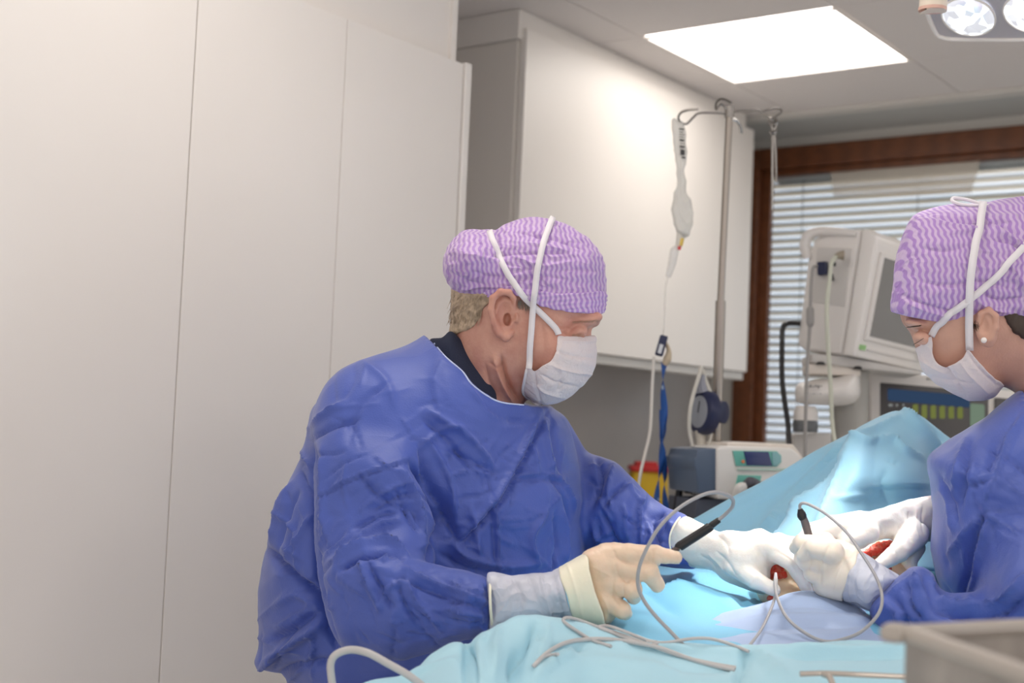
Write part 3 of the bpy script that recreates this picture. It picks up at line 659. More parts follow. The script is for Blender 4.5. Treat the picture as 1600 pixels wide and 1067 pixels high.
GC = [
 ([(846, 640), (815, 705), (784, 762), (745, 812), (710, 850)], 7, .0085), ([(856, 642), (824, 712), (793, 768), (753, 819), (716, 856)], 6, -.008),
 ([(656, 697), (678, 750), (699, 800), (712, 846)], 9, -.013), ([(668, 690), (700, 740), (712, 800)], 10, .006),
 ([(670, 643), (702, 662), (731, 681), (773, 729)], 10, .007), ([(662, 655), (700, 690), (742, 740)], 8, -.006), ([(655, 700), (690, 672), (725, 668)], 6, .005),
 ([(646, 723), (668, 752), (684, 790), (694, 819), (684, 850), (672, 880)], 12, -.024), ([(630, 735), (648, 775), (658, 815), (662, 850)], 8, .009), ([(618, 760), (634, 800), (652, 830)], 5, -.006),
 ([(700, 700), (735, 720), (770, 735)], 6, -.005), ([(700, 745), (735, 735), (775, 745)], 5, .004), ([(715, 780), (745, 775), (770, 765)], 5, -.004),
 ([(488, 690), (491, 723), (493, 792), (494, 860), (497, 925), (508, 975), (523, 1012)], 9, -.020), ([(505, 700), (508, 780), (512, 850)], 12, .006),
 ([(494, 795), (515, 772), (540, 755), (570, 742), (600, 733), (646, 718)], 2.6, -.0035), ([(494, 790), (515, 767), (540, 750), (570, 737), (600, 728), (646, 713)], 2.4, .003),
 ([(470, 702), (480, 720), (492, 730)], 6, .007), ([(476, 672), (505, 650), (540, 628)], 7, .006), ([(484, 690), (520, 668), (560, 655)], 7, -.006), ([(470, 735), (480, 760), (490, 775)], 6, -.006),
 ([(516, 877), (540, 862), (566, 851), (594, 845), (614, 848), (635, 870)], 7, .011), ([(530, 890), (560, 872), (600, 862), (628, 873)], 7, -.013), ([(560, 840), (590, 820), (625, 812)], 7, .007), ([(555, 825), (590, 806), (620, 800)], 6, -.006),
 ([(561, 872), (575, 910), (593, 952)], 6, .008), ([(572, 872), (590, 910), (606, 950)], 6, -.006), ([(593, 952), (600, 925), (630, 905)], 5, .006), ([(630, 888), (665, 905), (710, 920), (763, 941)], 6, .007), ([(625, 900), (665, 920), (710, 938), (763, 955)], 5, -.006),
 ([(635, 893), (645, 930), (665, 955), (690, 985)], 7, .007), ([(620, 905), (632, 945), (655, 980)], 7, -.007), ([(700, 905), (725, 918), (762, 925)], 4, .005), ([(705, 955), (730, 960), (765, 965)], 4, .005), ([(700, 970), (735, 975), (765, 978)], 4, -.004), ([(690, 940), (725, 946), (764, 948)], 4, -.004),
 ([(560, 745), (590, 775), (640, 800)], 8, -.005), ([(565, 795), (600, 770), (640, 752)], 6, .005), ([(580, 800), (615, 780), (650, 770)], 5, -.005), ([(640, 790), (655, 820), (668, 850)], 4, -.006), ([(595, 875), (610, 865), (625, 880)], 5, .006),
 ([(773, 782), (778, 830), (781, 895)], 3.5, .006), ([(765, 790), (772, 840), (775, 900)], 4, -.004), ([(795, 742), (840, 740), (890, 745)], 4, .005), ([(800, 750), (840, 749), (885, 755)], 5, -.004), ([(850, 650), (854, 690), (866, 740)], 7, .006), ([(862, 650), (868, 690), (880, 742)], 6, -.006),
 ([(874, 745), (890, 770), (901, 800)], 5, .006), ([(862, 748), (880, 780), (892, 815)], 4, -.005), ([(830, 665), (835, 700), (842, 735)], 5, .004), ([(880, 800), (886, 840), (884, 880)], 7, .006), ([(866, 800), (872, 840), (868, 890)], 7, -.006),
 ([(710, 850), (730, 870), (790, 885), (850, 880)], 10, .008), ([(690, 868), (730, 888), (780, 896)], 7, -.006), ([(735, 790), (745, 830), (750, 870)], 8, .006), ([(850, 800), (830, 840), (840, 885)], 9, .007),
 ([(412, 852), (445, 885), (486, 922), (500, 935)], 10, -.014), ([(422, 850), (440, 800), (460, 755)], 8, .009), ([(432, 860), (450, 810), (470, 770)], 7, -.006), ([(406, 1042), (450, 1010), (502, 978)], 8, .014), ([(420, 1000), (455, 985), (495, 955)], 10, -.010), ([(440, 880), (470, 840), (490, 800)], 8, .006), ([(430, 950), (460, 930), (490, 945)], 10, .006), ([(430, 1060), (470, 1040), (520, 1030)], 9, -.008),
 ([(560, 560), (600, 590), (620, 640)], 12, .003), ([(600, 600), (560, 640), (545, 690)], 12, -.004), ([(690, 560), (680, 600), (690, 650)], 12, .003), ([(730, 600), (760, 640), (800, 660)], 9, .004), ([(745, 628), (790, 655), (830, 660)], 9, -.004),
 ([(932, 712), (940, 745), (925, 790)], 7, -.008, (1.9, 2.3)), ([(960, 722), (950, 760), (955, 800)], 6, .008, (1.9, 2.3)), ([(985, 750), (960, 770), (945, 790)], 6, -.009, (1.9, 2.3)), ([(1010, 770), (1000, 800), (1005, 850)], 6, .008), ([(1040, 795), (1020, 815), (1030, 860)], 6, -.007), ([(975, 790), (980, 830), (990, 870)], 6, .007), ([(940, 800), (955, 830), (970, 868)], 7, -.008), ([(1055, 808), (1040, 830), (1035, 860)], 4, .005), ([(925, 830), (940, 845), (960, 850)], 6, .006)]
def scatter(n, box, foci, seed, ln=(25, 85), wd=(2.0, 3.6), amp=(.0015, .0045)):
    r = np.random.RandomState(seed); out = []
    for i in range(n):
        x = r.uniform(box[0], box[1]); y = r.uniform(box[2], box[3]); fx_, fy_ = min(foci, key=lambda q: (q[0]-x)**2+(q[1]-y)**2)
        a = math.atan2(y-fy_, x-fx_)+r.normal(0, .45); L = r.uniform(*ln)/2; b_ = r.normal(0, .16)*L
        c, s_ = math.cos(a), math.sin(a); h = r.uniform(*amp)*(1 if r.rand() < .55 else -1)
        out.append(([(x-c*L, y-s_*L), (x-s_*b_, y+c*b_), (x+c*L, y+s_*L)], r.uniform(*wd), h))
    return out
GC = [(c[0], c[1]*.8, c[2]*1.45)+tuple(c[3:]) for c in GC]
GC += scatter(95, (490, 910, 660, 900), [(690, 830), (515, 870), (850, 635), (560, 700), (890, 760)], 3)
GC += scatter(60, (505, 770, 860, 1020), [(515, 880), (768, 945)], 4, (20, 70))
GC += scatter(22, (405, 495, 700, 1050), [(480, 700), (500, 940)], 5, (40, 110), (3.5, 6), (.003, .007))
GC += scatter(28, (910, 1070, 710, 880), [(1050, 850), (905, 720)], 6, (25, 60), (2.6, 4.5), (.003, .006))
GC += scatter(18, (520, 880, 560, 660), [(850, 640), (500, 700)], 7, (30, 90), (3, 6), (.001, .003))
def gownd(V, N, px, py):
    w1 = vnoise(px*.012, py*.012, 0, 11)*22; w2 = vnoise(px*.012, py*.012, 0, 12)*22
    X, Y = px+w1, py+w2
    cr = crumple(X/105, Y/80, 3)
    amp = np.clip((py-640)/120, .25, 1)
    return creases(GC, px, py, V[:, 2])*np.clip(-N[:, 2]*1.8+.1, 0, 1)+amp*(.0075*(cr-.45)+.0012*(crumple(X/34+9, Y/28, 8)-.45))+.004*vnoise(px*.014, py*.014, V[:, 2]*9, 6)
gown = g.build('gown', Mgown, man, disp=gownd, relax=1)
bvg = bvh_of([gown])
P = [onto(bvg, x, y, .0008, 1.99) for x, y in catmull_xy] if False else None
npts = [(678, 536), (697, 558), (723, 580), (736, 599), (760, 617), (783, 628), (818, 632)]
P = [onto(bvg, q.x, q.y+1.0, .0004) or C(q.x, q.y, 1.97) for q in catmull([(x, y, 0) for x, y in npts], 5)]
P = [P[0]]+[(P[i-1]+P[i]+P[i+1])/3 for i in range(1, len(P)-1)]+[P[-1]]
MB().tube(P, .0012, 6, sub=1).build('neck_binding', Mpipe, man)
# legs below the gown and clogs, out of the frame
fx = man.location
MB().tube([fx+Vector((-.05, -.09, .02)), fx+Vector((-.04, -.09, .9))], [.065, .10], 14, sub=4).tube([fx+Vector((-.02, .12, .02)), fx+Vector((-.01, .10, .9))], [.065, .10], 14, sub=4).build('trousers', Mtrous, man)
for dy in (-.09, .12): MB().box(fx+Vector((.02, dy, .045)), .27, .10, .09, bev=.03, seg=3).build('shoe', Mshoe, man)
# near hand: gauntlet over the sleeve, cuff band, hand
def gsd(b, off=0):
    f = b.pillow([(756, 902), (800, 899), (850, 895), (874, 888), (915, 866), (960, 850), (968, 900), (960, 975), (920, 972), (880, 966), (850, 975), (800, 986), (756, 989)], 50, .036, [(765, 945, 1.715), (900, 920, 1.715), (960, 910, 1.715)])
    return f-off
b = Body(745, 900, 870, 1005, 1.66, 1.77, .0016)
b.add(smax(gsd(b, .001), prism(b, [(762, 880), (820, 880), (868, 870), (876, 905), (886, 940), (896, 990), (820, 1000), (768, 1000), (766, 950)], 2), .002))
gcr = [([(862, 892), (872, 925), (882, 962)], 4, -.003), ([(845, 897), (850, 925), (862, 965)], 4, .003), ([(800, 902), (815, 930), (812, 960)], 6, -.003), ([(790, 905), (800, 940), (795, 970)], 5, .002), ([(825, 900), (838, 935), (850, 955)], 5, -.002)]
gaunt = b.build('glove_gauntlet', Mgaunt, man, disp=lambda V, N, px, py: creases(gcr, px, py)+.0012*vnoise(px*.06, py*.04, 0, 5))
P = [C(764+(y-945)**2*.0012+(y-904)*.05, y, 1.715-.037*math.sqrt(max(0, 1-((y-945)/42)**2))) for y in range(903, 990, 4)]
MB().tube(P, .0019, 8, sub=1).build('glove_rim', Mband, man)
b = Body(860, 955, 855, 990, 1.66, 1.77, .0014)
b.add(smax(gsd(b, .0018), prism(b, [(871, 880), (914, 862), (921, 890), (930, 925), (948, 985), (905, 980), (893, 960), (886, 930)], 2), .0015))
b.build('glove_cuff', Mband, man, disp=lambda V, N, px, py: creases([([(886, 880), (896, 910), (912, 970)], 3, .0014)], px, py))
b = Body(895, 1080, 835, 985, 1.64, 1.80, .0012)
f = b.pillow([(908, 868), (942, 851), (972, 849), (984, 860), (988, 885), (985, 915), (972, 940), (960, 968), (945, 976), (932, 965), (918, 925)], 46, .027, 1.715)
f = sm(f, b.chain([(948, 868, 1.712), (984, 866, 1.698), (1022, 866, 1.692), (1056, 871, 1.692)], [.0145, .0128, .0112, .0082], .004), .006)
f = sm(f, b.chain([(965, 886, 1.700), (1014, 894, 1.690), (1027, 914, 1.700)], [.015, .0122, .0095], .003), .0035)
f = sm(f, b.chain([(958, 910, 1.700), (988, 921, 1.690), (990, 932, 1.712)], [.0145, .0122, .010], .003), .0035)
f = sm(f, b.chain([(948, 936, 1.702), (972, 953, 1.694), (977, 958, 1.712)], [.0135, .0110, .0088], .003), .0035)
f = sm(f, b.chain([(925, 890, 1.735), (965, 895, 1.765), (1000, 885, 1.760), (1022, 876, 1.745)], [.016, .013, .011, .009], .004), .006)
b.add(f)
hcr = [([(958, 858), (965, 872), (985, 880)], 4, -.0022), ([(962, 880), (968, 900), (985, 912)], 4, -.0022), ([(960, 905), (958, 925), (968, 945)], 4, -.002), ([(985, 905), (975, 915), (975, 935)], 3, -.0018), ([(940, 930), (950, 950), (950, 970)], 4, .0015), ([(955, 900), (935, 890), (925, 885)], 6, .0015), ([(1018, 855), (1020, 866), (1018, 878)], 3, -.0008)]
hand = b.build('gloved_hand', Mglove, man, disp=lambda V, N, px, py: creases(hcr, px, py)+.0004*vnoise(px*.15, py*.15, 0, 2))
# far hand: gauntlet and hand pressing beside the wound
def fsd(b): return b.pillow([(1040, 818), (1070, 806), (1113, 826), (1150, 838), (1196, 832), (1200, 925), (1153, 912), (1116, 892), (1074, 884), (1042, 862)], 44, .034, [(1050, 845, 1.995), (1190, 880, 1.93)])
b = Body(1030, 1290, 795, 950, 1.84, 2.05, .0015)
f = smax(fsd(b), prism(b, [(1046, 838), (1052, 820), (1072, 806), (1120, 800), (1230, 820), (1230, 950), (1070, 930), (1052, 875), (1046, 856)], 2), .002)
f = sm(f, b.pillow([(1130, 832), (1170, 834), (1200, 832), (1228, 840), (1243, 858), (1225, 880), (1190, 884), (1180, 915), (1150, 912), (1120, 892)], 44, .027, [(1140, 860, 1.95), (1230, 860, 1.92)]), .01)
f = sm(f, b.chain([(1205, 858, 1.915), (1238, 880, 1.892), (1262, 922, 1.895)], [.014, .0115, .0082], .004), .005)
f = sm(f, b.chain([(1212, 850, 1.93), (1252, 868, 1.915), (1274, 905, 1.915)], [.014, .0115, .0085], .004), .004)
f = sm(f, b.chain([(1215, 846, 1.95), (1262, 858, 1.94), (1284, 890, 1.94)], [.013, .011, .0085], .004), .004)
f = sm(f, b.chain([(1200, 848, 1.965), (1240, 850, 1.965), (1268, 868, 1.965)], [.012, .010, .008], .004), .004)
f = sm(f, b.chain([(1150, 885, 1.92), (1180, 906, 1.895), (1210, 922, 1.888)], [.016, .0125, .0090], .004), .005)
b.add(f)
fcr = [([(1095, 868), (1110, 878), (1120, 892)], 4, -.002), ([(1108, 866), (1122, 880), (1135, 895)], 4, .002), ([(1120, 862), (1138, 880), (1150, 900)], 4, -.002), ([(1120, 835), (1135, 850), (1140, 870)], 5, -.0015), ([(1215, 862), (1235, 875), (1250, 900)], 3, -.0012)]
b.build('gloved_hand', Mwhite, man, disp=lambda V, N, px, py: creases(fcr, px, py)+.0006*vnoise(px*.1, py*.1, 0, 2))
P = [C(1046+(y-845)**2*.012, y, 1.990-.033*math.sqrt(max(0, 1-((y-845)/40)**2))) for y in range(808, 884, 4)]
MB().tube(P, .0014, 8, sub=1).build('glove_rim', Mband, man)
# ================================================================== the woman on the right
wom = empty('person', Vector(C(1640, 700, 2.0)).xy.to_3d(), 'person with pearl earring cut by the right edge, lilac cap, white mask, blue gown', 'person'); ORG[wom.name] = np.array(wom.location)
man['label'] = 'person seen whole at the left, blue gown, lilac cap, white mask, gloved finger pointing'
WD = 1.96
WHP = [(1520, 335), (1450, 350), (1414, 400), (1404, 450), (1406, 490), (1410, 504), (1416, 512), (1422, 520), (1426, 530), (1434, 552), (1450, 580), (1474, 600), (1512, 617), (1545, 611), (1565, 604), (1588, 616), (1598, 640), (1610, 720), (1760, 720), (1750, 600), (1735, 520), (1725, 420), (1650, 345)]
b = Body(1395, 1770, 330, 715, 1.84, 2.09, .0019)
f = b.pillow(WHP, 105, .074, [(1500, 450, WD), (1600, 600, WD+.02)])
f = sm(f, b.ell((1430, 506, WD-.045), (.014, .006, .016), -15), .012)
f = smax(f, -b.ell((1436, 524, WD-.060), (.018, .010, .014), -15), .008)
f = sm(f, b.ell((1440, 528, WD-.046), (.012, .0095, .012), -20), .003)
f = smax(f, -b.ell((1437, 534, WD-.057), (.012, .0015, .006), -25), .0015)
e = b.ell((1541, 512, WD-.077), (.015, .028, .009), 8, -12)
e = smax(e, -b.ell((1537, 508, WD-.087), (.008, .014, .008), 6), .003)
e = sm(e, b.chain([(1530, 505, WD-.080), (1532, 490, WD-.083), (1545, 484, WD-.086), (1556, 494, WD-.088), (1556, 512, WD-.087), (1548, 530, WD-.083), (1537, 534, WD-.079)], [.003, .0038, .0042, .0042, .004, .004, .0048], .003), .003)
f = sm(f, e, .005)
b.add(f); wskin = b.build('head_and_neck', Mskin2, wom)
b = Body(1540, 1760, 440, 600, 1.84, 2.09, .003)
hs = b.pillow(WHP, 105, .074, [(1500, 450, WD), (1600, 600, WD+.02)])-.004
b.add(smax(hs, prism(b, [(1568, 480), (1580, 515), (1600, 530), (1640, 560), (1700, 580), (1760, 560), (1760, 440), (1600, 440)]), .003))
b.build('hair', Mhaird, wom, disp=lambda V, N, px, py: .0014*vnoise(px*.3, py*.08+px*.1, 0, 3))
mb = MB(); bv = bvh_of([wskin])
for i in range(40):
    x = 1510+RNG.rand()*18; y = 500+RNG.rand()*8; q = onto(bv, x, y, .001); q1 = onto(bv, x+2+RNG.rand()*3, y+6+RNG.rand()*8, .001)
    if q and q1: mb.tube([q, q1], [.0003, .0001], 3, sub=2, cap=False)
for i in range(30):
    x = 1414+i*.8; q = onto(bv, x, 512-.1*i, .0005); q1 = onto(bv, x+3, 510-.1*i, .001)
    if q and q1: mb.tube([q, q1], [.0004, .0001], 3, sub=2, cap=False)
for i in range(16):
    q = onto(bv, 1431+i*.8, 536-.5*i, .0006)
    if q: mb.tube([q, q+Vector((-.004, -.001, -.003))], [.0004, .0001], 3, sub=2, cap=False)
tag(mb.build('eyebrow', Mhaird, wom), kind='stuff')
q = onto(bv, 1539, 527, .003) or C(1539, 527, WD-.085)
mb = MB()
for r in range(9):
    pass
bm = bmesh.new(); bmesh.ops.create_uvsphere(bm, u_segments=16, v_segments=10, radius=.0042); bm.verts.index_update()
mb.add([v.co+q+Vector((-.001, 0, -.004)) for v in bm.verts], [[v.index for v in f_.verts] for f_ in bm.faces]); bm.free()
ear = mb.build('pearl_earring', mat('pearl', (.85, .80, .76), .2, coat=.6), wom)
# cap
WCP = [(1393, 488), (1394, 455), (1401, 398), (1416, 355), (1436, 332), (1486, 319), (1530, 318), (1568, 312), (1605, 309), (1650, 318), (1710, 350), (1745, 410), (1745, 470), (1715, 515), (1640, 520), (1500, 530), (1420, 520)]
b = Body(1380, 1765, 295, 545, 1.82, 2.10, .0021)
f = b.pillow(WCP, 105, .090, WD+.0, p=2.2)
f = smax(f, prism(b, [(1380, 489), (1393, 487), (1420, 494), (1447, 500), (1490, 506), (1532, 508), (1548, 498), (1561, 494), (1600, 492), (1660, 500), (1780, 520), (1780, 280), (1380, 280)], 2), .0015)
b.add(f)
wcr = [([(1450, 335), (1500, 345), (1560, 352), (1600, 372)], 6, -.005), ([(1440, 342), (1490, 352), (1540, 362)], 5, .004), ([(1545, 345), (1570, 365), (1600, 385)], 6, .006), ([(1555, 375), (1580, 380), (1600, 395)], 6, -.006),
       ([(1440, 388), (1475, 392), (1510, 384)], 4, -.003), ([(1440, 440), (1480, 446), (1530, 440), (1580, 452)], 4, -.004), ([(1410, 462), (1450, 478), (1500, 490)], 4, -.004), ([(1410, 470), (1450, 486), (1495, 497)], 4, .003),
       ([(1530, 470), (1545, 480), (1580, 488)], 6, .005), ([(1530, 455), (1560, 470), (1600, 465)], 5, -.005), ([(1470, 365), (1520, 358), (1560, 340)], 5, .003), ([(1565, 405), (1590, 430), (1600, 450)], 6, .005), ([(1500, 410), (1550, 420), (1600, 410)], 5, .003)]
def wcapd(V, N, px, py):
    k = np.clip((px-1500)/80, .25, 1.3)
    w1 = vnoise(px*.02, py*.02, V[:, 2]*20, 5)*8
    return creases(wcr, px, py)*1.2+k*(.0026*vnoise(px*.04+w1*.1, py*.10, V[:, 2]*30, 2)+.002*(1-np.abs(vnoise(px*.03, py*.07+w1*.1, V[:, 2]*25, 9))))
Mcap2 = mat('cap_lilac_right', (.5, .35, .75), .6, sheen=.2, trans=.15, bump=[('voro', 40, .003)], fn=cap_fn(1, 0, 780))
wcap = b.build('surgical_cap', Mcap2, wom, disp=wcapd)
# mask
b = Body(1420, 1600, 510, 645, 1.84, 2.08, .0014)
MOW = [(1580, 470), (1480, 470), (1424, 520), (1427, 535), (1434, 556), (1446, 586), (1475, 607), (1514, 626), (1552, 621), (1570, 603), (1600, 600), (1640, 560), (1640, 500)]
f = b.pillow(MOW, 95, .084, WD)
f = smax(f, prism(b, [(1415, 535), (1429, 545), (1445, 532), (1456, 525), (1457, 551), (1461, 564), (1472, 572), (1485, 571), (1497, 565), (1506, 557), (1512, 546), (1524, 558), (1539, 576), (1555, 592), (1569, 603), (1560, 640), (1400, 640)], 2), .0012)
b.add(f)
mcr = [([(1437, 560), (1460, 575), (1480, 585)], 4, .003), ([(1475, 570), (1490, 590), (1510, 620)], 5, -.004), ([(1500, 566), (1520, 590), (1545, 615)], 5, .004), ([(1512, 552), (1530, 575), (1555, 600)], 5, -.004), ([(1450, 590), (1480, 595), (1520, 600)], 4, -.003)]
wmask = b.build('face_mask', Mmask, wom, disp=lambda V, N, px, py: creases(mcr, px, py)+.0008*vnoise(px*.08, py*.08, 0, 1))
bvw = bvh_of([wskin, wcap, wmask])
strap([(1620, 366), (1600, 385), (1575, 412), (1554, 433), (1530, 454), (1511, 469), (1490, 484), (1475, 497), (1464, 510), (1457, 524)], .0095, bvx=bvw, person=wom, dfl=WD, lift=.0042)
strap([(1537, 321), (1530, 350), (1522, 385), (1516, 420), (1513, 458), (1512, 500), (1513, 545)], .0105, bvx=bvw, person=wom, dfl=WD, lift=.0064)
kn = C(1538, 321, WD-.03)
MB().tube([kn, C(1515, 313, WD-.02), C(1492, 309, WD-.02), C(1488, 314, WD-.025), C(1505, 320, WD-.03), kn, C(1560, 318, WD-.02), C(1580, 312, WD)], .0024, 8).build('tie_knot', Mstrap, wom)
# gown
g = Body(1340, 1900, 560, 1180, 1.62, 2.26, .0052)
TPW = [(1640, 590), (1598, 606), (1562, 632), (1538, 655), (1508, 672), (1484, 684), (1464, 700), (1452, 714), (1449, 736), (1454, 768), (1456, 802), (1456, 850), (1462, 905), (1478, 945), (1505, 990), (1540, 1060), (1560, 1170), (1890, 1170), (1890, 700), (1850, 620), (1780, 580)]
tor = g.pillow(TPW, 200, .20, [(1480, 800, 1.95), (1700, 800, 1.98)], p=2.4)
arm = g.pillow([(1640, 640), (1590, 690), (1575, 760), (1560, 850), (1540, 930), (1600, 1010), (1700, 1000), (1760, 900), (1770, 760), (1730, 660)], 110, .095, [(1650, 700, 1.88), (1620, 950, 1.76)])
slv = g.pillow([(1357, 948), (1380, 922), (1404, 897), (1424, 884), (1446, 888), (1462, 905), (1480, 925), (1540, 920), (1620, 900), (1700, 930), (1700, 1030), (1600, 1060), (1480, 1030), (1402, 1006), (1374, 1006), (1364, 975)], 74, .064, [(1370, 960, 1.80), (1500, 970, 1.77), (1650, 980, 1.75)])
f = sm(tor, arm, .035); f = sm(f, slv, .012)
f = smax(f, -prism(g, [(1585, 560), (1598, 608), (1610, 640), (1640, 655), (1760, 640), (1760, 540)], 2), .003)
g.add(f)
WGC = [([(1509, 681), (1497, 734), (1491, 785)], 7, .010), ([(1520, 684), (1507, 735), (1500, 790)], 7, -.009), ([(1456, 760), (1472, 771), (1482, 800), (1489, 830)], 6, .010), ([(1466, 740), (1480, 770), (1495, 815)], 6, -.011), ([(1453, 715), (1475, 765), (1490, 790)], 7, -.007),
       ([(1537, 797), (1522, 843), (1508, 900), (1500, 942)], 7, -.010), ([(1549, 800), (1534, 846), (1520, 905), (1514, 945)], 8, .008), ([(1472, 874), (1505, 838), (1537, 799)], 7, .009), ([(1553, 746), (1578, 762), (1610, 782)], 5, .005), ([(1500, 762), (1525, 757), (1553, 746)], 5, -.007),
       ([(1597, 646), (1570, 700), (1553, 746), (1537, 797)], 8, .008), ([(1585, 650), (1560, 700), (1545, 742)], 7, -.006), ([(1537, 799), (1570, 820), (1612, 850)], 6, .006), ([(1545, 795), (1580, 800), (1612, 792)], 5, -.004), ([(1550, 700), (1580, 720), (1610, 745)], 6, -.006), ([(1488, 700), (1500, 690), (1515, 678)], 6, .005),
       ([(1463, 940), (1500, 948), (1540, 947), (1580, 925), (1620, 885)], 8, .012), ([(1463, 955), (1510, 965), (1560, 962), (1620, 920)], 9, -.012), ([(1463, 905), (1478, 920), (1490, 942)], 6, -.010), ([(1372, 955), (1395, 925), (1420, 900)], 6, .006), ([(1425, 888), (1438, 920), (1450, 950)], 7, .008), ([(1415, 900), (1420, 940), (1440, 970)], 7, -.008),
       ([(1380, 940), (1400, 960), (1405, 1000)], 6, .006), ([(1390, 930), (1412, 960), (1420, 1000)], 6, -.006), ([(1450, 900), (1460, 930), (1480, 950)], 5, .006), ([(1462, 800), (1463, 850), (1470, 900)], 5, .006), ([(1478, 830), (1476, 860), (1480, 890)], 6, -.008)]
def wgd(V, N, px, py):
    w1 = vnoise(px*.012, py*.012, 0, 21)*22; w2 = vnoise(px*.012, py*.012, 0, 22)*22
    cr = crumple((px+w1)/85, (py+w2)/70, 5)
    return creases(WGC, px, py, V[:, 2])*np.clip(-N[:, 2]*1.8+.1, 0, 1)+.006*(cr-.45)+.0022*vnoise(px*.02, py*.02, V[:, 2]*9, 6)
WGC = [(c[0], c[1]*.85, c[2]*1.35) for c in WGC]+scatter(60, (1460, 1600, 690, 960), [(1500, 790), (1500, 945), (1590, 660)], 13, (25, 80))+scatter(30, (1365, 1500, 890, 1000), [(1370, 960), (1470, 930)], 14, (20, 55))
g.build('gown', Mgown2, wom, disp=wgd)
wx = wom.location
MB().tube([wx+Vector((.05, -.1, .02)), wx+Vector((.04, -.09, .98))], [.065, .10], 14, sub=4).tube([wx+Vector((.02, .12, .02)), wx+Vector((.01, .10, .98))], [.065, .10], 14, sub=4).build('trousers', Mtrous, wom)
for dy in (-.1, .12): MB().box(wx+Vector((0, dy, .045)), .27, .10, .09, bev=.03, seg=3).build('shoe', Mshoe, wom)
# near hand
b = Body(1225, 1420, 825, 965, 1.74, 1.92, .0015)
WN = [(1236, 851), (1246, 841), (1262, 837), (1290, 842), (1320, 848), (1352, 866), (1380, 886), (1408, 904), (1385, 925), (1360, 953), (1338, 944), (1318, 938), (1280, 928), (1270, 910), (1262, 890), (1244, 872)]
wf = lambda off: b.pillow(WN, 46, .034, [(1250, 860, 1.84), (1400, 920, 1.80)])-off
split = [(1342, 855), (1334, 880), (1322, 905), (1320, 945)]
b.add(smax(wf(.001), prism(b, [(1350, 855), (1336, 880), (1323, 905), (1321, 950), (1420, 980), (1430, 860)], 2), .002))
b.build('glove_gauntlet', Mgaunt, wom, disp=lambda V, N, px, py: creases([([(1345, 880), (1335, 905), (1338, 935)], 4, -.003), ([(1365, 890), (1350, 915), (1352, 940)], 4, .0025), ([(1330, 890), (1326, 915), (1330, 940)], 4, .003)], px, py)+.001*vnoise(px*.06, py*.05, 0, 8))
b = Body(1225, 1420, 825, 965, 1.74, 1.92, .0013)
f = smax(wf(.0018), -prism(b, [(1352, 850), (1338, 880), (1325, 905), (1322, 960), (1440, 990), (1440, 850)], 2), .002)
f = smax(f, prism(b, [(1262, 830), (1360, 840), (1360, 960), (1270, 950), (1268, 905), (1258, 880), (1258, 850)], 2), .004)
f = sm(f, b.chain([(1300, 862, 1.80), (1270, 856, 1.805), (1256, 868, 1.815)], [.016, .012, .010], .003), .004)
f = sm(f, b.chain([(1285, 855, 1.82), (1252, 848, 1.83), (1243, 856, 1.84)], [.014, .011, .0085], .003), .003)
f = sm(f, b.chain([(1280, 880, 1.815), (1258, 878, 1.82), (1250, 872, 1.835)], [.014, .0105, .0085], .003), .003)
f = sm(f, b.chain([(1290, 905, 1.82), (1268, 896, 1.82), (1262, 886, 1.835)], [.014, .0105, .0085], .003), .003)
f = sm(f, b.chain([(1290, 845, 1.845), (1268, 842, 1.86), (1258, 848, 1.855)], [.012, .010, .0085], .003), .003)
b.add(f)
b.build('gloved_hand', mat('latex_pale_cream', (.84, .76, .66), .4, sss=.2, bump=[('noise', 60, .001)]), wom, disp=lambda V, N, px, py: creases([([(1300, 845), (1285, 875), (1282, 915)], 3, -.002), ([(1335, 860), (1312, 890), (1302, 925)], 4, .0015), ([(1262, 862), (1268, 880), (1262, 895)], 3, -.002)], px, py))
# far hand
b = Body(1225, 1480, 765, 905, 1.86, 2.10, .0016)
f = b.pillow([(1475, 778), (1427, 779), (1396, 788), (1365, 797), (1334, 806), (1310, 818), (1320, 850), (1345, 858), (1368, 846), (1392, 842), (1400, 858), (1425, 858), (1440, 848), (1475, 838)], 44, .031, [(1320, 830, 1.94), (1460, 810, 2.02)])
f = sm(f, b.chain([(1350, 822, 1.945), (1300, 828, 1.925), (1262, 838, 1.915), (1244, 850, 1.91)], [.020, .0125, .0108, .0085], .004), .006)
f = sm(f, b.chain([(1355, 832, 1.930), (1325, 846, 1.915), (1305, 866, 1.905)], [.017, .0125, .009], .004), .006)
f = sm(f, b.chain([(1345, 815, 1.965), (1300, 818, 1.96), (1262, 828, 1.96)], [.016, .0115, .009], .004), .006)
f = sm(f, b.chain([(1430, 835, 1.975), (1404, 862, 1.935), (1374, 883, 1.915)], [.020, .0145, .0100], .004), .010)
f = sm(f, b.chain([(1432, 855, 1.99), (1420, 876, 1.975), (1425, 892, 1.965)], [.013, .011, .008], .004), .006)
b.add(f)
b.build('gloved_hand', Mwhite, wom, disp=lambda V, N, px, py: creases([([(1443, 790), (1440, 815), (1446, 840)], 3, -.002), ([(1432, 795), (1430, 820), (1436, 842)], 3, .002), ([(1420, 800), (1418, 825), (1424, 845)], 3, -.002), ([(1385, 850), (1398, 862), (1405, 875)], 3, -.0015)], px, py)+.0006*vnoise(px*.1, py*.1, 0, 2))
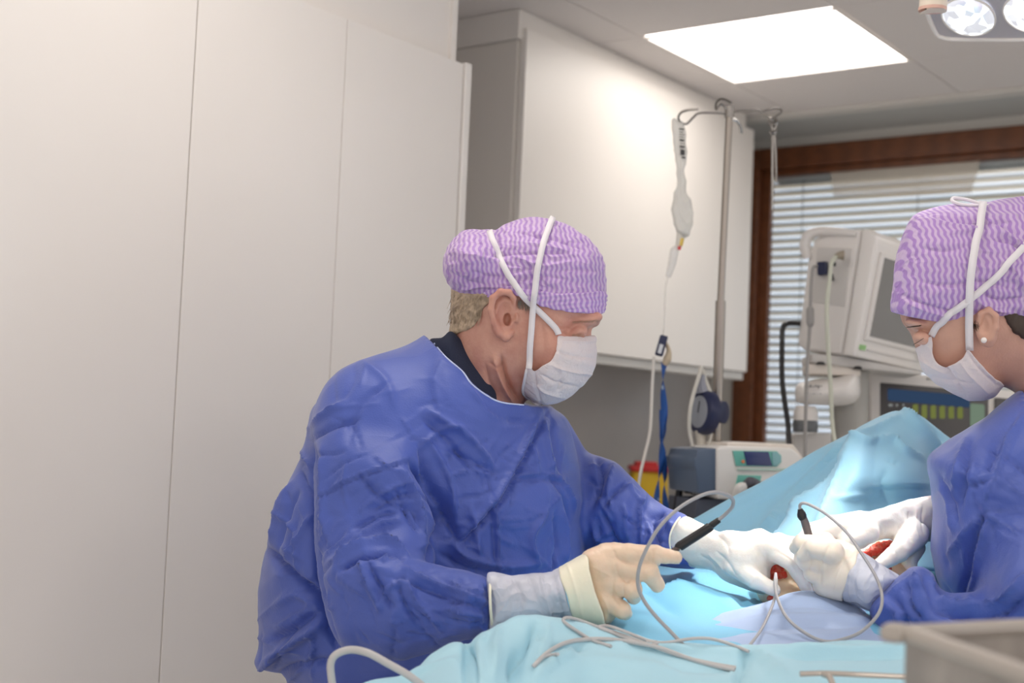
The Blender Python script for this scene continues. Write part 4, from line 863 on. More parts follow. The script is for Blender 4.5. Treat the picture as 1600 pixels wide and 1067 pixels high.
# ================================================================== patient
pat = empty('person', Vector(C(1260, 900, 2.0)).xy.to_3d()+Vector((0, 0, 1.0)), 'patient under blue drapes, only a lit patch of skin with open wound showing', 'person'); ORG[pat.name] = np.array(pat.location)
Mpat = mat('patient_skin', (.92, .72, .52), .45, sss=.2, noise=(30, .06)); Mwound = mat('wound_red', (.55, .03, .02), .22, sss=.3, noise=(140, .5, (.75, .16, .10)), bump=[('noise', 260, .003)])
b = Body(1170, 1440, 830, 965, 1.84, 2.12, .0020)
f = b.pillow([(1190, 880), (1230, 865), (1280, 860), (1340, 850), (1400, 845), (1430, 880), (1420, 920), (1350, 950), (1290, 940), (1240, 945), (1200, 948), (1180, 920)], 60, .040, [(1200, 865, 2.03), (1240, 900, 1.965), (1240, 942, 1.91), (1360, 868, 2.015), (1400, 846, 2.035), (1400, 930, 1.95)])
f = smax(f, -b.chain([(1197, 884, 1.945), (1212, 892, 1.935), (1230, 901, 1.925)], [.008, .0125, .007]), .003)
f = smax(f, -b.chain([(1350, 866, 1.972), (1372, 857, 1.982), (1392, 849, 1.992)], [.010, .014, .010]), .003)
b.add(f); b.build('body', Mpat, pat)
b = Body(1180, 1420, 835, 960, 1.86, 2.02, .0014)
for pts_, rs_ in (([(1197, 885, 1.958), (1211, 892, 1.948), (1227, 900, 1.938)], [.0085, .0115, .006]), ([(1352, 867, 1.978), (1372, 857, 1.986), (1390, 849, 1.996)], [.006, .0085, .006]), ([(1202, 934, 1.90), (1212, 937, 1.895)], [.004, .003]), ([(1378, 889, 1.93), (1390, 888, 1.93)], [.004, .003])):
    b = Body(1180, 1420, 835, 960, 1.86, 2.02, .0016); b.add(b.chain(pts_, rs_)); b.build('wound', Mwound, pat, disp=lambda V, N, px, py: .0012*vnoise(px*.3, py*.3, 0, 1))
# ================================================================== table and drapes
def drape_mat(name, col, bs=7, bd=.006, tr=.18): return mat(name, col, .55, spec=.35, sheen=.2, trans=tr, bump=[('voro', bs, bd), ('noise', 500, .0003)])
Mdr = drape_mat('drape_cyan', (.50, .80, .92)); Mdrm = drape_mat('drape_cyan_less_lit', (.17, .50, .72)); Mdr2 = drape_mat('drape_pale_blue', (.42, .54, .78)); Mdr3 = drape_mat('drape_tent', (.37, .72, .92), 5, .004)  # middle drape: same cloth as the front, its dimmer light put into the colour
tb = empty('operating_table', C(1250, 1000, 1.75).xy.to_3d(), 'operating table hidden beneath the pale blue drapes', 'operating table'); ORG[tb.name] = np.array(tb.location)
tx, ty = tb.location.x, tb.location.y; tx, ty = .39, 1.98; tdir = Vector((0, 1, 0)); tsid = Vector((1, 0, 0))
MB().box(Vector((tx, ty+.02, .90)), 1.0, .50, .06, tdir, tsid, bev=.02).build('pad', mat('pad_black', (.03, .03, .03), .5), tb)
MB().box(Vector((tx, ty+.02, .85)), 1.0, .48, .03, tdir, tsid, bev=.005).build('frame', mat('steel', (.5, .5, .5), .3, 1), tb)
MB().cyl(Vector((tx, ty, .06)), Vector((tx, ty, .84)), .11).build('column', mat('steel_column', (.5, .5, .5), .3, 1), tb)
MB().box(Vector((tx, ty, .035)), 0.8, .40, .07, tdir, tsid, bev=.02).build('base', mat('base_grey', (.3, .3, .32), .4), tb)
def fold(seed, amp, sx=90, sy=40):
    return lambda px, py, d: amp*(crumple((px+vnoise(px*.01, py*.01, 0, seed)*40)/sx, (py+px*.15)/sy, seed)-.45)
# tent over the raised part
rows = [[(1020, 870, 2.50), (1100, 850, 2.50), (1172, 830, 2.5), (1244, 790, 2.5), (1334, 740, 2.52), (1387, 700, 2.52), (1412, 700, 2.52), (1437, 700, 2.52), (1466, 720, 2.52), (1486, 740, 2.54), (1580, 780, 2.6)],
        [(1030, 841, 2.36), (1092, 806, 2.36), (1172, 764, 2.36), (1244, 724, 2.37), (1334, 675, 2.38), (1384, 648, 2.38), (1412, 642, 2.38), (1437, 649, 2.39), (1466, 671, 2.41), (1487, 687, 2.43), (1580, 745, 2.5)],
        [(1040, 862, 2.29), (1108, 832, 2.29), (1186, 792, 2.31), (1262, 745, 2.32), (1334, 685, 2.24), (1372, 689, 2.23), (1403, 690, 2.23), (1434, 684, 2.27), (1460, 706, 2.31), (1490, 730, 2.35), (1580, 780, 2.42)],
        [(1050, 880, 2.22), (1122, 858, 2.22), (1186, 825, 2.25), (1248, 785, 2.18), (1322, 745, 2.13), (1368, 745, 2.15), (1404, 745, 2.15), (1440, 745, 2.18), (1470, 760, 2.25), (1500, 780, 2.28), (1580, 820, 2.32)],
        [(1055, 900, 2.15), (1128, 885, 2.14), (1192, 855, 2.11), (1255, 830, 2.07), (1310, 805, 2.08), (1360, 795, 2.14), (1404, 795, 2.15), (1440, 795, 2.16), (1470, 810, 2.18), (1500, 820, 2.2), (1580, 850, 2.24)],
        [(1060, 930, 2.06), (1130, 925, 2.03), (1200, 915, 2.02), (1262, 905, 2.02), (1310, 895, 2.03), (1360, 890, 2.04), (1404, 890, 2.04), (1440, 890, 2.05), (1470, 895, 2.06), (1500, 900, 2.08), (1580, 920, 2.1)]]
TC = [([(1334, 684), (1300, 722), (1262, 764), (1226, 802), (1190, 838)], 14, .022), ([(1338, 690), (1308, 750), (1290, 790), (1272, 830)], 8, .010), ([(1318, 700), (1280, 770), (1245, 820)], 14, -.006), ([(1412, 642), (1430, 664), (1447, 688), (1462, 712)], 8, .020), ([(1334, 684), (1352, 690), (1375, 690), (1398, 688), (1412, 704), (1440, 716)], 6, .014),
      ([(1345, 771), (1380, 768), (1420, 764), (1456, 766)], 4, -.0035), ([(1350, 762), (1400, 756), (1456, 757)], 6, .003), ([(1405, 650), (1370, 668), (1334, 684)], 6, .008), ([(1425, 650), (1450, 665), (1475, 690)], 5, -.008), ([(1440, 655), (1455, 668), (1462, 676)], 4, .006), ([(1383, 718), (1398, 724), (1402, 722)], 3, -.005), ([(1385, 735), (1378, 755), (1390, 790)], 8, -.005), ([(1120, 815), (1180, 790), (1230, 760)], 14, .004), ([(1177, 795), (1180, 820), (1176, 845)], 6, .003), ([(1300, 780), (1350, 772), (1380, 768)], 5, .004)]
tent = tag(sheet('surgical_drape', rows, Mdr3, sub=16, disp=lambda px, py, d: -creases(TC, px, py)*-1+.004*(crumple(px/110, py/90, 4)-.45)), 'pale blue drape peaked like a tent behind the gloved hands', 'drape', 'blue surgical drapes')
# middle layer
rows = [[(800, 845, 2.32), (915, 850, 2.34), (1000, 858, 2.32), (1100, 868, 2.28), (1200, 880, 2.22), (1300, 880, 2.22), (1400, 880, 2.22), (1560, 885, 2.22)],
        [(800, 905, 2.02), (915, 888, 2.06), (1000, 900, 2.02), (1100, 908, 2.00), (1200, 938, 1.98), (1300, 940, 2.00), (1400, 900, 2.02), (1560, 900, 2.05)],
        [(800, 940, 1.86), (915, 930, 1.86), (1000, 925, 1.87), (1080, 935, 1.87), (1200, 955, 1.86), (1300, 952, 1.86), (1400, 940, 1.88), (1560, 930, 1.9)],
        [(800, 1000, 1.70), (915, 985, 1.70), (1000, 975, 1.71), (1080, 990, 1.70), (1200, 1000, 1.70), (1300, 1000, 1.70), (1400, 1000, 1.72), (1560, 1000, 1.74)],
        [(800, 1060, 1.60), (915, 1040, 1.60), (1000, 1030, 1.6), (1080, 1040, 1.6), (1200, 1050, 1.6), (1300, 1050, 1.60), (1400, 1050, 1.6), (1560, 1050, 1.6)]]
MC = [([(1005, 905), (1060, 915), (1120, 935), (1160, 955)], 14, .010), ([(960, 895), (1010, 920), (1060, 960)], 16, -.008), ([(1150, 950), (1185, 938), (1205, 930)], 6, -.006), ([(1050, 895), (1100, 905), (1150, 925)], 10, -.008)]
tag(sheet('surgical_drape', rows, Mdrm, sub=14, disp=lambda px, py, d: creases(MC, px, py)+.003*(crumple(px/90, py/50, 14)-.45)), 'bright cyan drape lying flat below the pointing gloved finger', 'drape', 'blue surgical drapes')
# pale layer round the wound
rows = [[(960, 995, 1.80), (1049, 992, 1.84), (1123, 966, 1.88), (1196, 948, 1.90), (1236, 936, 1.90), (1276, 932, 1.90), (1334, 946, 1.90), (1362, 964, 1.90), (1440, 990, 1.9)],
        [(960, 985, 1.74), (1049, 984, 1.78), (1123, 960, 1.81), (1196, 943, 1.83), (1232, 929, 1.84), (1276, 926, 1.84), (1334, 941, 1.84), (1362, 960, 1.84), (1440, 985, 1.84)],
        [(950, 1000, 1.68), (1049, 1000, 1.71), (1123, 985, 1.74), (1196, 970, 1.76), (1236, 962, 1.77), (1280, 960, 1.77), (1334, 968, 1.77), (1366, 980, 1.77), (1440, 995, 1.78)],
        [(950, 1020, 1.63), (1049, 1018, 1.66), (1123, 1005, 1.68), (1196, 995, 1.70), (1236, 990, 1.70), (1280, 988, 1.70), (1334, 990, 1.70), (1366, 998, 1.71), (1440, 1010, 1.71)],
        [(950, 1050, 1.59), (1049, 1045, 1.60), (1123, 1040, 1.61), (1196, 1035, 1.62), (1236, 1030, 1.62), (1280, 1030, 1.62), (1334, 1030, 1.62), (1366, 1030, 1.62), (1440, 1040, 1.62)]]
LC = [([(1060, 990), (1130, 980), (1200, 968), (1290, 966), (1360, 968)], 7, .006), ([(1060, 1000), (1150, 985), (1240, 978), (1350, 978)], 6, -.006), ([(1200, 950), (1260, 945), (1330, 955)], 8, -.005), ([(1100, 975), (1150, 962), (1200, 955)], 5, .004), ([(1050, 1012), (1150, 1000), (1300, 992)], 5, .004)]
tag(sheet('surgical_drape', rows, Mdr2, sub=14, disp=lambda px, py, d: creases(LC, px, py)+.002*(crumple(px/70, py/30, 24)-.45)), 'lavender blue drape edge tucked in front of the open wound', 'drape', 'blue surgical drapes')
# front layer
cr0 = [(500, 1110, 1.50), (572, 1068, 1.52), (637, 1052, 1.53), (676, 1024, 1.55), (703, 1006, 1.56), (719, 1004, 1.56), (729, 1010, 1.565), (750, 991, 1.57), (781, 976, 1.585), (806, 963, 1.60), (831, 961, 1.60), (878, 967, 1.61), (920, 976, 1.63), (960, 986, 1.63), (1010, 998, 1.62), (1060, 1004, 1.62), (1120, 1008, 1.62), (1180, 1008, 1.62), (1300, 1003, 1.62), (1420, 1003, 1.62), (1600, 1005, 1.62)]
rows = [[(x, y+14, d+.10) for x, y, d in cr0], cr0, [(x, y+22, d-.035) for x, y, d in cr0], [(x, max(y, 985)+50, d-.09) for x, y, d in cr0], [(x, max(y, 1000)+95, d-.15) for x, y, d in cr0], [(x, 1180, 1.36) for x, y, d in cr0], [(x, 1500, 1.36) for x, y, d in cr0]]
FC = [([(838, 975), (822, 1000), (806, 1030), (800, 1065)], 13, -.020), ([(858, 975), (852, 1000), (842, 1030), (835, 1060)], 10, .008), ([(781, 985), (776, 1010), (770, 1060)], 11, .012), ([(729, 1010), (740, 1030), (745, 1065)], 9, -.010), ([(755, 995), (750, 1020), (752, 1060)], 10, .008), ([(862, 1010), (885, 1013), (915, 1010)], 8, -.014), ([(900, 1012), (870, 1030), (840, 1060)], 10, .012), ([(845, 985), (846, 996), (848, 1003)], 5, -.008),
      ([(1166, 1018), (1160, 1040), (1150, 1067)], 9, -.014), ([(1180, 1020), (1200, 1035), (1225, 1060)], 10, .012), ([(1240, 1010), (1320, 1014), (1420, 1012)], 6, .006), ([(1230, 1026), (1320, 1026), (1420, 1025)], 6, -.010), ([(940, 1010), (1010, 1014), (1080, 1016)], 9, .008), ([(930, 1030), (1000, 1040), (1060, 1050)], 12, .006), ([(960, 990), (985, 996), (1010, 1003)], 6, -.006), ([(1040, 1040), (1110, 1045), (1150, 1040)], 10, -.007), ([(640, 1055), (680, 1040), (715, 1030)], 9, .005)]
drf = tag(sheet('surgical_drape', rows, Mdr, sub=9, disp=lambda px, py, d: creases(FC, px, py)+.004*(crumple(px/100, py/60, 34)-.45)), 'pale cyan drape bunched along the front edge under the coiled leads', 'drape', 'blue surgical drapes')
# ================================================================== diathermy pencils and leads
Mcable = mat('lead_grey', (.36, .355, .37), .4); Mcable2 = mat('lead_pale', (.50, .49, .49), .4); Mblk = mat('pen_black', (.012, .012, .014), .4); Mpen2 = mat('pen_grey', (.12, .10, .10), .4)
pen = empty('diathermy_pencil', C(1062, 855, 1.72), 'black diathermy pencil held between pointing finger and thumb', 'surgical tool'); ORG[pen.name] = np.array(pen.location)
MB().tube([C(1060, 856, 1.705), C(1063, 853, 1.705), C(1085, 839, 1.705), C(1108, 824, 1.705), C(1110, 822, 1.705)], [.0054, .0062, .0060, .0060, .0052], 16, sub=2).build('handle', Mblk, pen)
MB().tube([C(1108, 824, 1.705), C(1114, 819, 1.705), C(1124, 812, 1.705)], [.0040, .0042, .0036], 14, sub=2).build('cable_sleeve', Mblk, pen)
MB().tube([C(1060, 856, 1.705), C(1047, 863, 1.71), C(1030, 873, 1.73), C(1008, 884, 1.735)], [.0036, .0034, .0034, .0030], 12, sub=2).build('nose', Mpen2, pen)
def cable(pts, r, name='cable', label='', m=Mcable, group=None, n=8):
    return tag(MB().tube([C(*p) for p in pts], r, n, sub=7).build(name, m), label, 'cable', group)
cable([(1122, 813, 1.704), (1134, 803, 1.70), (1144, 792, 1.69), (1145, 781, 1.68), (1136, 773, 1.67), (1118, 769, 1.66), (1096, 774, 1.65), (1062, 793, 1.64), (1030, 824, 1.63), (1008, 862, 1.63), (998, 890, 1.635), (997, 915, 1.64), (1006, 938, 1.64), (1024, 962, 1.63), (1046, 985, 1.615), (1070, 1010, 1.60)], .0023, label='grey lead looping from the black pencil down over the pointing glove')
pen2 = empty('diathermy_pencil', C(1264, 836, 1.87), 'short dark diathermy pencil held upright in the right person\'s glove', 'surgical tool'); ORG[pen2.name] = np.array(pen2.location)
MB().tube([C(1264, 838, 1.845), C(1259, 820, 1.845), C(1255, 809, 1.845)], [.0052, .0056, .0050], 14, sub=3).build('handle', Mpen2, pen2)
MB().tube([C(1255, 811, 1.845), C(1253, 806, 1.845), C(1252, 802, 1.845), C(1250, 795, 1.845)], [.0052, .0064, .0058, .0032], 14, sub=3).build('end_knob', Mblk, pen2)
cable([(1250, 796, 1.845), (1250, 789, 1.84), (1256, 786, 1.835), (1268, 790, 1.83), (1292, 804, 1.81), (1323, 832, 1.78), (1347, 866, 1.745), (1368, 900, 1.71), (1378, 930, 1.68), (1373, 958, 1.665), (1347, 986, 1.66), (1316, 999, 1.655), (1289, 1002, 1.66), (1261, 991, 1.675), (1231, 967, 1.70), (1215, 936, 1.74), (1211, 912, 1.79), (1212, 898, 1.86)], .0021, label='grey lead making a wide loop from the upright pencil to the wound')
cable([(1212, 896, 1.88), (1213, 910, 1.80), (1211, 932, 1.76), (1202, 958, 1.71), (1188, 986, 1.67), (1170, 1010, 1.62)], .0019, label='short grey lead hanging from the wound toward the front drape')
# leads lying over the front drape
grp = None
def lay(pts, r, label, m=Mcable2, lift=.003, dfl=1.62):
    bvf = BVF; dense = catmull([(p[0], p[1], 0) for p in pts], 6); P = []
    for q in dense:
        h = onto(bvf, q.x, q.y, lift); P.append(h)
    ds = [depth_of(h) if h else None for h in P]
    known = [i for i, v in enumerate(ds) if v]
    for i in range(len(P)):
        if ds[i] is None: j = min(known, key=lambda k: abs(k-i)) if known else 0; ds[i] = ds[j] if known else dfl
    for _ in range(4): ds = [ds[0]]+[(ds[i-1]+ds[i]+ds[i+1])/3 for i in range(1, len(ds)-1)]+[ds[-1]]
    P = [C(q.x, q.y, d-.004) for q, d in zip(dense, ds)]
    return tag(MB().tube(P, r, 8, sub=1).build('cable', m), label, 'cable')
BVF = bvh_of([drf])
lay([(833, 1042), (846, 1028), (862, 1015), (885, 1004), (915, 999), (950, 999), (985, 1003), (1030, 1012), (1080, 1030), (1120, 1041), (1148, 1047)], .0026, 'thick grey lead arching across the front drape from its fold')
lay([(955, 1010), (925, 1000), (900, 985), (884, 974), (880, 968), (888, 965), (905, 969), (930, 978), (975, 993), (1010, 1006), (1060, 1024), (1110, 1036), (1150, 1043)], .0021, 'thin grey lead turning back in a tight loop beside the gauntlet')
lay([(935, 979), (950, 978), (975, 986), (1010, 1000), (1028, 1004), (1012, 1008), (985, 1000), (955, 988), (936, 981)], .0020, 'thin grey lead coiled flat in the middle of the front drape')
lay([(1010, 1003), (1040, 1004), (1080, 998), (1110, 998), (1140, 1006), (1170, 1018)], .0020, 'thin grey lead running right from the coil to the hanging lead')
lay([(846, 1028), (858, 1024), (872, 1022)], .0020, 'stub of grey lead poking from under the thick lead')
# tube curling up at the lower left
cable([(523, 1090, 1.50), (518, 1060, 1.50), (517, 1036, 1.50), (526, 1022, 1.50), (548, 1015, 1.50), (575, 1020, 1.49), (605, 1036, 1.485), (640, 1056, 1.48), (670, 1080, 1.48)], .0042, label='thick pale tube curling up in front of the blue gown', m=Mcable2, n=12)
# forceps-like rail lying at the bottom right of the drape
tag(MB().tube([C(1250, 1053, 1.40), C(1290, 1052, 1.40), (C(1340, 1054, 1.39)), C(1430, 1058, 1.38)], .0028, 8).tube([C(1285, 1053, 1.40), C(1296, 1058, 1.39), C(1302, 1072, 1.38)], .0032, 8).build('forceps', mat('steel_dull', (.55, .50, .45), .35, 1)), 'steel forceps lying on the drape beside the grey tray', 'forceps')
# ================================================================== tray in the foreground
tr = empty('instrument_tray', C(1520, 1100, .95), 'blurred grey metal tray corner at the bottom right, nearest the viewer', 'tray'); ORG[tr.name] = np.array(tr.location)
Mtray = mat('tray_taupe', (.34, .31, .28), .45, noise=(14, .2)); Mtray2 = mat('tray_edge', (.42, .38, .34), .4)
c0 = C(1421, 990, .95); dx = (C(1900, 968, 1.12)-c0); dx.z = 0; dx.normalize(); dy = (C(1600, 1100, .80)-c0); dy.z = 0; dy = (dy-dx*dy.dot(dx)*0).normalized()
Z = Vector((0, 0, 1)); L1, L2, Hh = .34, .30, .075
def wall(p, d, L, th, n): return p, d, L
mb = MB()
pn = Vector((-dx.y, dx.x, 0)); pn = -pn if pn.dot(dy) < 0 else pn
for p, d_, L, nn in ((c0, dx, L1, 1), (c0, dy, L2, 1), (c0+dy*L2, dx, L1, -1), (c0+dx*L1, dy, L2, -1)):
    sdn = Vector((-d_.y, d_.x, 0))
    mb.box(p+d_*L/2-Z*Hh/2, L, .006, Hh, d_, sdn, Z)
mb.box(c0+dx*L1/2+dy*L2/2-Z*(Hh-.002), L1, L2, .004, dx, Vector((-dx.y, dx.x, 0)) if abs(dx.dot(dy)) < .05 else dy, Z)
mb.build('body', Mtray, tr)
rim = [c0, c0+dx*L1, c0+dx*L1+dy*L2, c0+dy*L2]
MB().tube([c0+dx*.012, c0+dx*L1-dx*.01, c0+dx*L1+dy*.01, c0+dx*L1+dy*L2-dy*.01, c0+dx*(L1-.01)+dy*L2, c0+dy*L2+dx*.01, c0+dy*(L2-.01), c0+dy*.012], .0065, 10, closed=True, sub=5).build('rim', Mtray2, tr)
mb = MB()
tag(MB().tube([c0+dx*.06+dy*.05-Z*.03, c0+dx*.12+dy*.06-Z*.02, c0+dx*.20+dy*.055-Z*.02, c0+dx*.3+dy*.07-Z*.03], .008, 10).build('instrument', mat('steel_warm', (.6, .52, .45), .4, 1)), 'steel instrument lying inside the blurred grey tray', 'surgical tool')
# ================================================================== drip stand
Msteel = mat('stand_steel', (.40, .36, .32), .32, 1); Mchrome = mat('chrome', (.34, .32, .30), .25, 1)
dp = C(1119, 697, 3.0)
iv = empty('drip_stand', Vector((dp.x, dp.y, 0)), 'tall steel drip stand with four hooks in front of the white wall cabinet', 'drip stand'); ORG[iv.name] = np.array(iv.location)
t0 = C(1140, 170, 3.0); t1 = C(1126, 470, 3.0); t2 = Vector((dp.x, dp.y, .10))
MB().cyl(t0, t1, .0078).build('pole', Msteel, iv)
MB().cyl(t1, dp, .0112).cyl(dp, t2, .0112).build('lower_pole', Msteel, iv)
MB().cyl(C(1140, 166, 3.0), C(1139.3, 184, 3.0), .0105).build('head', Mchrome, iv)
def h3(pts, d0, d1, r=.0026):
    n = len(pts); return MB().tube([C(x, y, d0+(d1-d0)*i/(n-1)) for i, (x, y) in enumerate(pts)], r, 8).build('hook', Mchrome, iv)
h3([(1139, 178), (1118, 176.5), (1093, 177), (1083, 184), (1073, 193.5), (1065, 192), (1060, 184), (1064, 176), (1075, 172), (1091, 170.5)], 3.0, 2.93)
h3([(1139, 174), (1127, 163), (1122, 167), (1119, 171), (1119, 162), (1125, 155), (1134, 156), (1143, 161)], 3.0, 2.86)
h3([(1141, 175), (1165, 173), (1188, 173), (1201, 185), (1209, 184), (1220, 176), (1219, 171), (1208, 170), (1192, 174)], 3.0, 3.06)
h3([(1142, 186), (1150, 188), (1156, 197), (1158, 207)], 3.0, 3.14, .0036)
for k in range(5):
    a = 2*math.pi*k/5; e = Vector((dp.x+.26*math.cos(a), dp.y+.26*math.sin(a), .085))
    lg = MB().tube([Vector((dp.x, dp.y, .13)), e], [.016, .012], 10, sub=1).build('leg', Msteel, iv)
    MB().cyl(e+Vector((-.012, 0, -.045)), e+Vector((.012, 0, -.045)), .038).cyl(e, e-Vector((0, 0, .045)), .008).build('castor', Mblk, lg)
# spring hangers on the right hook
hg = empty('hanger', C(1207, 329, 3.05), 'thin steel rods hanging from the right hook of the drip stand', 'hanger'); ORG[hg.name] = np.array(hg.location)
MB().tube([C(1205, 183, 3.05), C(1203, 192, 3.05), C(1207, 202, 3.05), C(1207, 240, 3.05), C(1206.5, 300, 3.05), C(1206, 329, 3.05)], [.0042, .0040, .0036, .0036, .0030, .0016], 8, sub=3).build('rod', Mchrome, hg)
MB().tube([C(1211, 183, 3.05), C(1213, 192, 3.05), C(1210, 204, 3.05), C(1212, 240, 3.05), C(1213, 285, 3.05)], [.0042, .0040, .0034, .0030, .0020], 8, sub=3).build('rod', Mchrome, hg)
MB().tube([C(1203, 190, 3.045), C(1208, 194, 3.04), C(1214, 190, 3.045)], .004, 8).tube([C(1204, 205, 3.045), C(1208, 208, 3.04), C(1213, 204, 3.045)], .0034, 8).build('clasp', Mchrome, hg)
# drip bag
bagm = empty('drip_bag', C(1064, 434, 2.96), 'crumpled clear drip bag hanging from the left hook of the steel stand', 'drip bag'); ORG[bagm.name] = np.array(bagm.location)
Mfilm = clear('bag_film', (.74, .74, .70), .45, .12)
b = Body(1038, 1092, 180, 385, 2.90, 3.02, .0015)
f = b.pillow([(1049, 188), (1066, 189), (1071, 202), (1073, 248), (1070, 270), (1073, 299), (1080, 318), (1083, 343), (1077, 368), (1060, 366), (1052, 348), (1050, 326), (1052, 305), (1057, 289), (1056, 255), (1053, 221)], 15, .020, [(1060, 190, 2.965), (1065, 350, 2.955)])
b.add(f)
b.build('bag', Mfilm, bagm, disp=lambda V, N, px, py: creases([([(1058, 200), (1062, 260), (1060, 300)], 3, -.005), ([(1068, 260), (1064, 300), (1072, 335)], 3, -.005), ([(1058, 300), (1062, 330), (1072, 350)], 3, .004), ([(1052, 230), (1060, 245), (1070, 250)], 3, .003)], px, py)+.006*(crumple(px/12, py/22, 3)-.4))
mb = MB(); Mtxt = mat('print_black', (.05, .05, .05), .6)
for k, (x0, y0, wx, hy) in enumerate([(1061, 200, 8, 2.5), (1061, 205, 7, 1.2), (1061, 209, 9, 1.2), (1061, 213, 8, 1.2), (1062, 217, 7, 3), (1063, 223, 7, 1.2), (1062, 227, 8, 3.5), (1063, 233, 7, 9), (1065, 244, 6, 3)]):
    P0 = [C(x0, y0, 2.942), C(x0+wx, y0+1, 2.942), C(x0+wx, y0+1+hy, 2.942), C(x0, y0+hy, 2.942)]; mb.prism(P0, (0, .0006, 0))
mb.build('printed_label', Mtxt, bagm, smooth=False)
MB().tube([C(1065, 362, 2.955), C(1063, 374, 2.955), C(1060, 386, 2.955)], [.011, .009, .007], 12).build('port', clear('port_clear', (.8, .78, .72), .25), bagm)
MB().cyl(C(1066, 372, 2.948), C(1064, 384, 2.948), .004).build('yellow_cap', mat('cap_yellow', (.75, .55, .12), .5), bagm)
MB().cyl(C(1062, 385, 2.946), C(1061, 390, 2.946), .0035).build('red_cap', mat('cap_red', (.7, .06, .06), .5), bagm)
MB().tube([C(1059, 387, 2.955), C(1054, 392, 2.955), C(1050, 412, 2.955), C(1044, 433, 2.955)], [.006, .0095, .0085, .0055], 12).build('drip_chamber', clear('chamber', (.85, .84, .82), .45), bagm)
cable([(1044, 432, 2.955), (1040, 450, 2.955), (1038, 490, 2.95), (1036, 524, 2.94)], .0012, 'tube', 'thin clear drip tube running down from the drip bag', clear('tube_clear', (.75, .74, .7), .5))
# navy clip, white lead and blue lanyard
cl = empty('clip', C(1033, 558, 2.93), 'navy cable clip with white sticker hanging over the blue lanyard', 'clip'); ORG[cl.name] = np.array(cl.location)
ax = (C(1038, 524, 2.93)-C(1029, 556, 2.93)); axn = ax.normalized(); vw = Vector((0, 1, 0)); sd = axn.cross(vw).normalized()
Mnv = mat('plastic_navy', (.012, .018, .065), .4)
MB().box(C(1033.5, 540, 2.93), .017, .014, ax.length, sd, vw, axn, bev=.003).build('body', Mnv, cl)
MB().box(C(1032, 545, 2.921), .008, .001, .02, sd, vw, axn).build('sticker', mat('sticker', (.7, .72, .75), .5), cl)
MB().tube([C(1040, 534, 2.94), C(1045, 548, 2.94), C(1043, 560, 2.94), C(1038, 570, 2.94)], [.003, .005, .009, .006], 8).build('beige_lug', mat('lug', (.55, .45, .32), .5), cl)
cable([(1022, 557, 2.925), (1019, 607, 2.92), (1016, 671, 2.9), (1008, 709, 2.88), (1000, 744, 2.86), (996, 790, 2.86), (1000, 860, 2.9), (1015, 960, 2.95)], .0034, label='white lead hanging from the navy clip beside the lanyard', m=mat('lead_white', (.68, .65, .60), .4))
lan = empty('lanyard', C(1036, 773, 2.94), 'twisted blue ribbon lanyard hanging below the navy clip', 'lanyard'); ORG[lan.name] = np.array(lan.location)
def lan_fn(m, nt, p, tc):
    n = nt.nodes.new('ShaderNodeTexVoronoi'); n.inputs['Scale'].default_value = 38; nt.links.new(tc.outputs['Object'], n.inputs['Vector'])
    r = nt.nodes.new('ShaderNodeValToRGB'); r.color_ramp.elements[0].position = .15; r.color_ramp.elements[1].position = .24; r.color_ramp.elements[0].color = (.45, .58, .78, 1); r.color_ramp.elements[1].color = (.012, .085, .34, 1)
    nt.links.new(n.outputs['Distance'], r.inputs[0]); nt.links.new(r.outputs[0], p.inputs['Base Color'])
Mlan = mat('lanyard_blue', (.01, .1, .35), .5, fn=lan_fn)
lp = [C(x, y, 2.94) for x, y in [(1038, 566), (1036, 590), (1036, 610), (1038, 640), (1037, 668), (1034, 690), (1035, 706), (1034, 725), (1030, 745), (1027, 768), (1024, 800)]]
ribbon('strap', lp, lambda f: Vector((math.cos(f*9+.4), math.sin(f*9+.4), 0)), .015, Mlan, lan)
lp = [C(x, y, 2.95) for x, y in [(1034, 640), (1036, 668), (1034, 690), (1036, 706), (1037, 725), (1039, 745), (1038, 768), (1041, 800)]]
ribbon('strap', lp, lambda f: Vector((math.cos(f*7+2.2), math.sin(f*7+2.2), 0)), .015, Mlan, lan)
# round navy gauge clamped to the stand
ga = empty('pressure_gauge', C(1098, 690, 2.97), 'round navy gauge with beige tubing hanging beside the drip stand pole', 'gauge'); ORG[ga.name] = np.array(ga.location)
gc = C(1100, 644, 2.97); gax = Vector((-.90, -.42, .05)).normalized()
MB().lathe(gc-gax*.018, gax, [(0, 0), (.040, 0), (.049, .006), (.050, .022), (.046, .030), (.036, .033), (.034, .031)], 40).build('case', Mnv, ga)
MB().lathe(gc+gax*.012, gax, [(.036, 0), (.036, .002), (0, .0025)], 32).build('dial', mat('dial_grey', (.30, .32, .36), .3), ga)
MB().tube([gc+gax*.016-Vector((0, 0, .002)), gc+gax*.016+Vector((.003, 0, .022))], .001, 6, sub=1).build('needle', Mblk, ga)
MB().tube([C(1097, 585, 2.97), C(1096, 600, 2.97), C(1099, 612, 2.97)], [.007, .012, .016], 10).build('bracket', mat('bracket_grey', (.30, .31, .36), .4), ga)
MB().tube([C(1094, 672, 2.97), C(1095, 690, 2.97), C(1094, 720, 2.97)], [.012, .010, .010], 12).build('neck', mat('beige_plastic', (.62, .58, .50), .45), ga)
cable([(1096, 573, 2.96), (1092, 588, 2.95), (1086, 607, 2.94), (1079, 636, 2.93), (1077, 668, 2.93), (1082, 698, 2.93), (1090, 730, 2.93)], .0042, 'tube', 'beige tube curving round the left of the navy gauge', mat('tube_beige', (.62, .60, .54), .45))
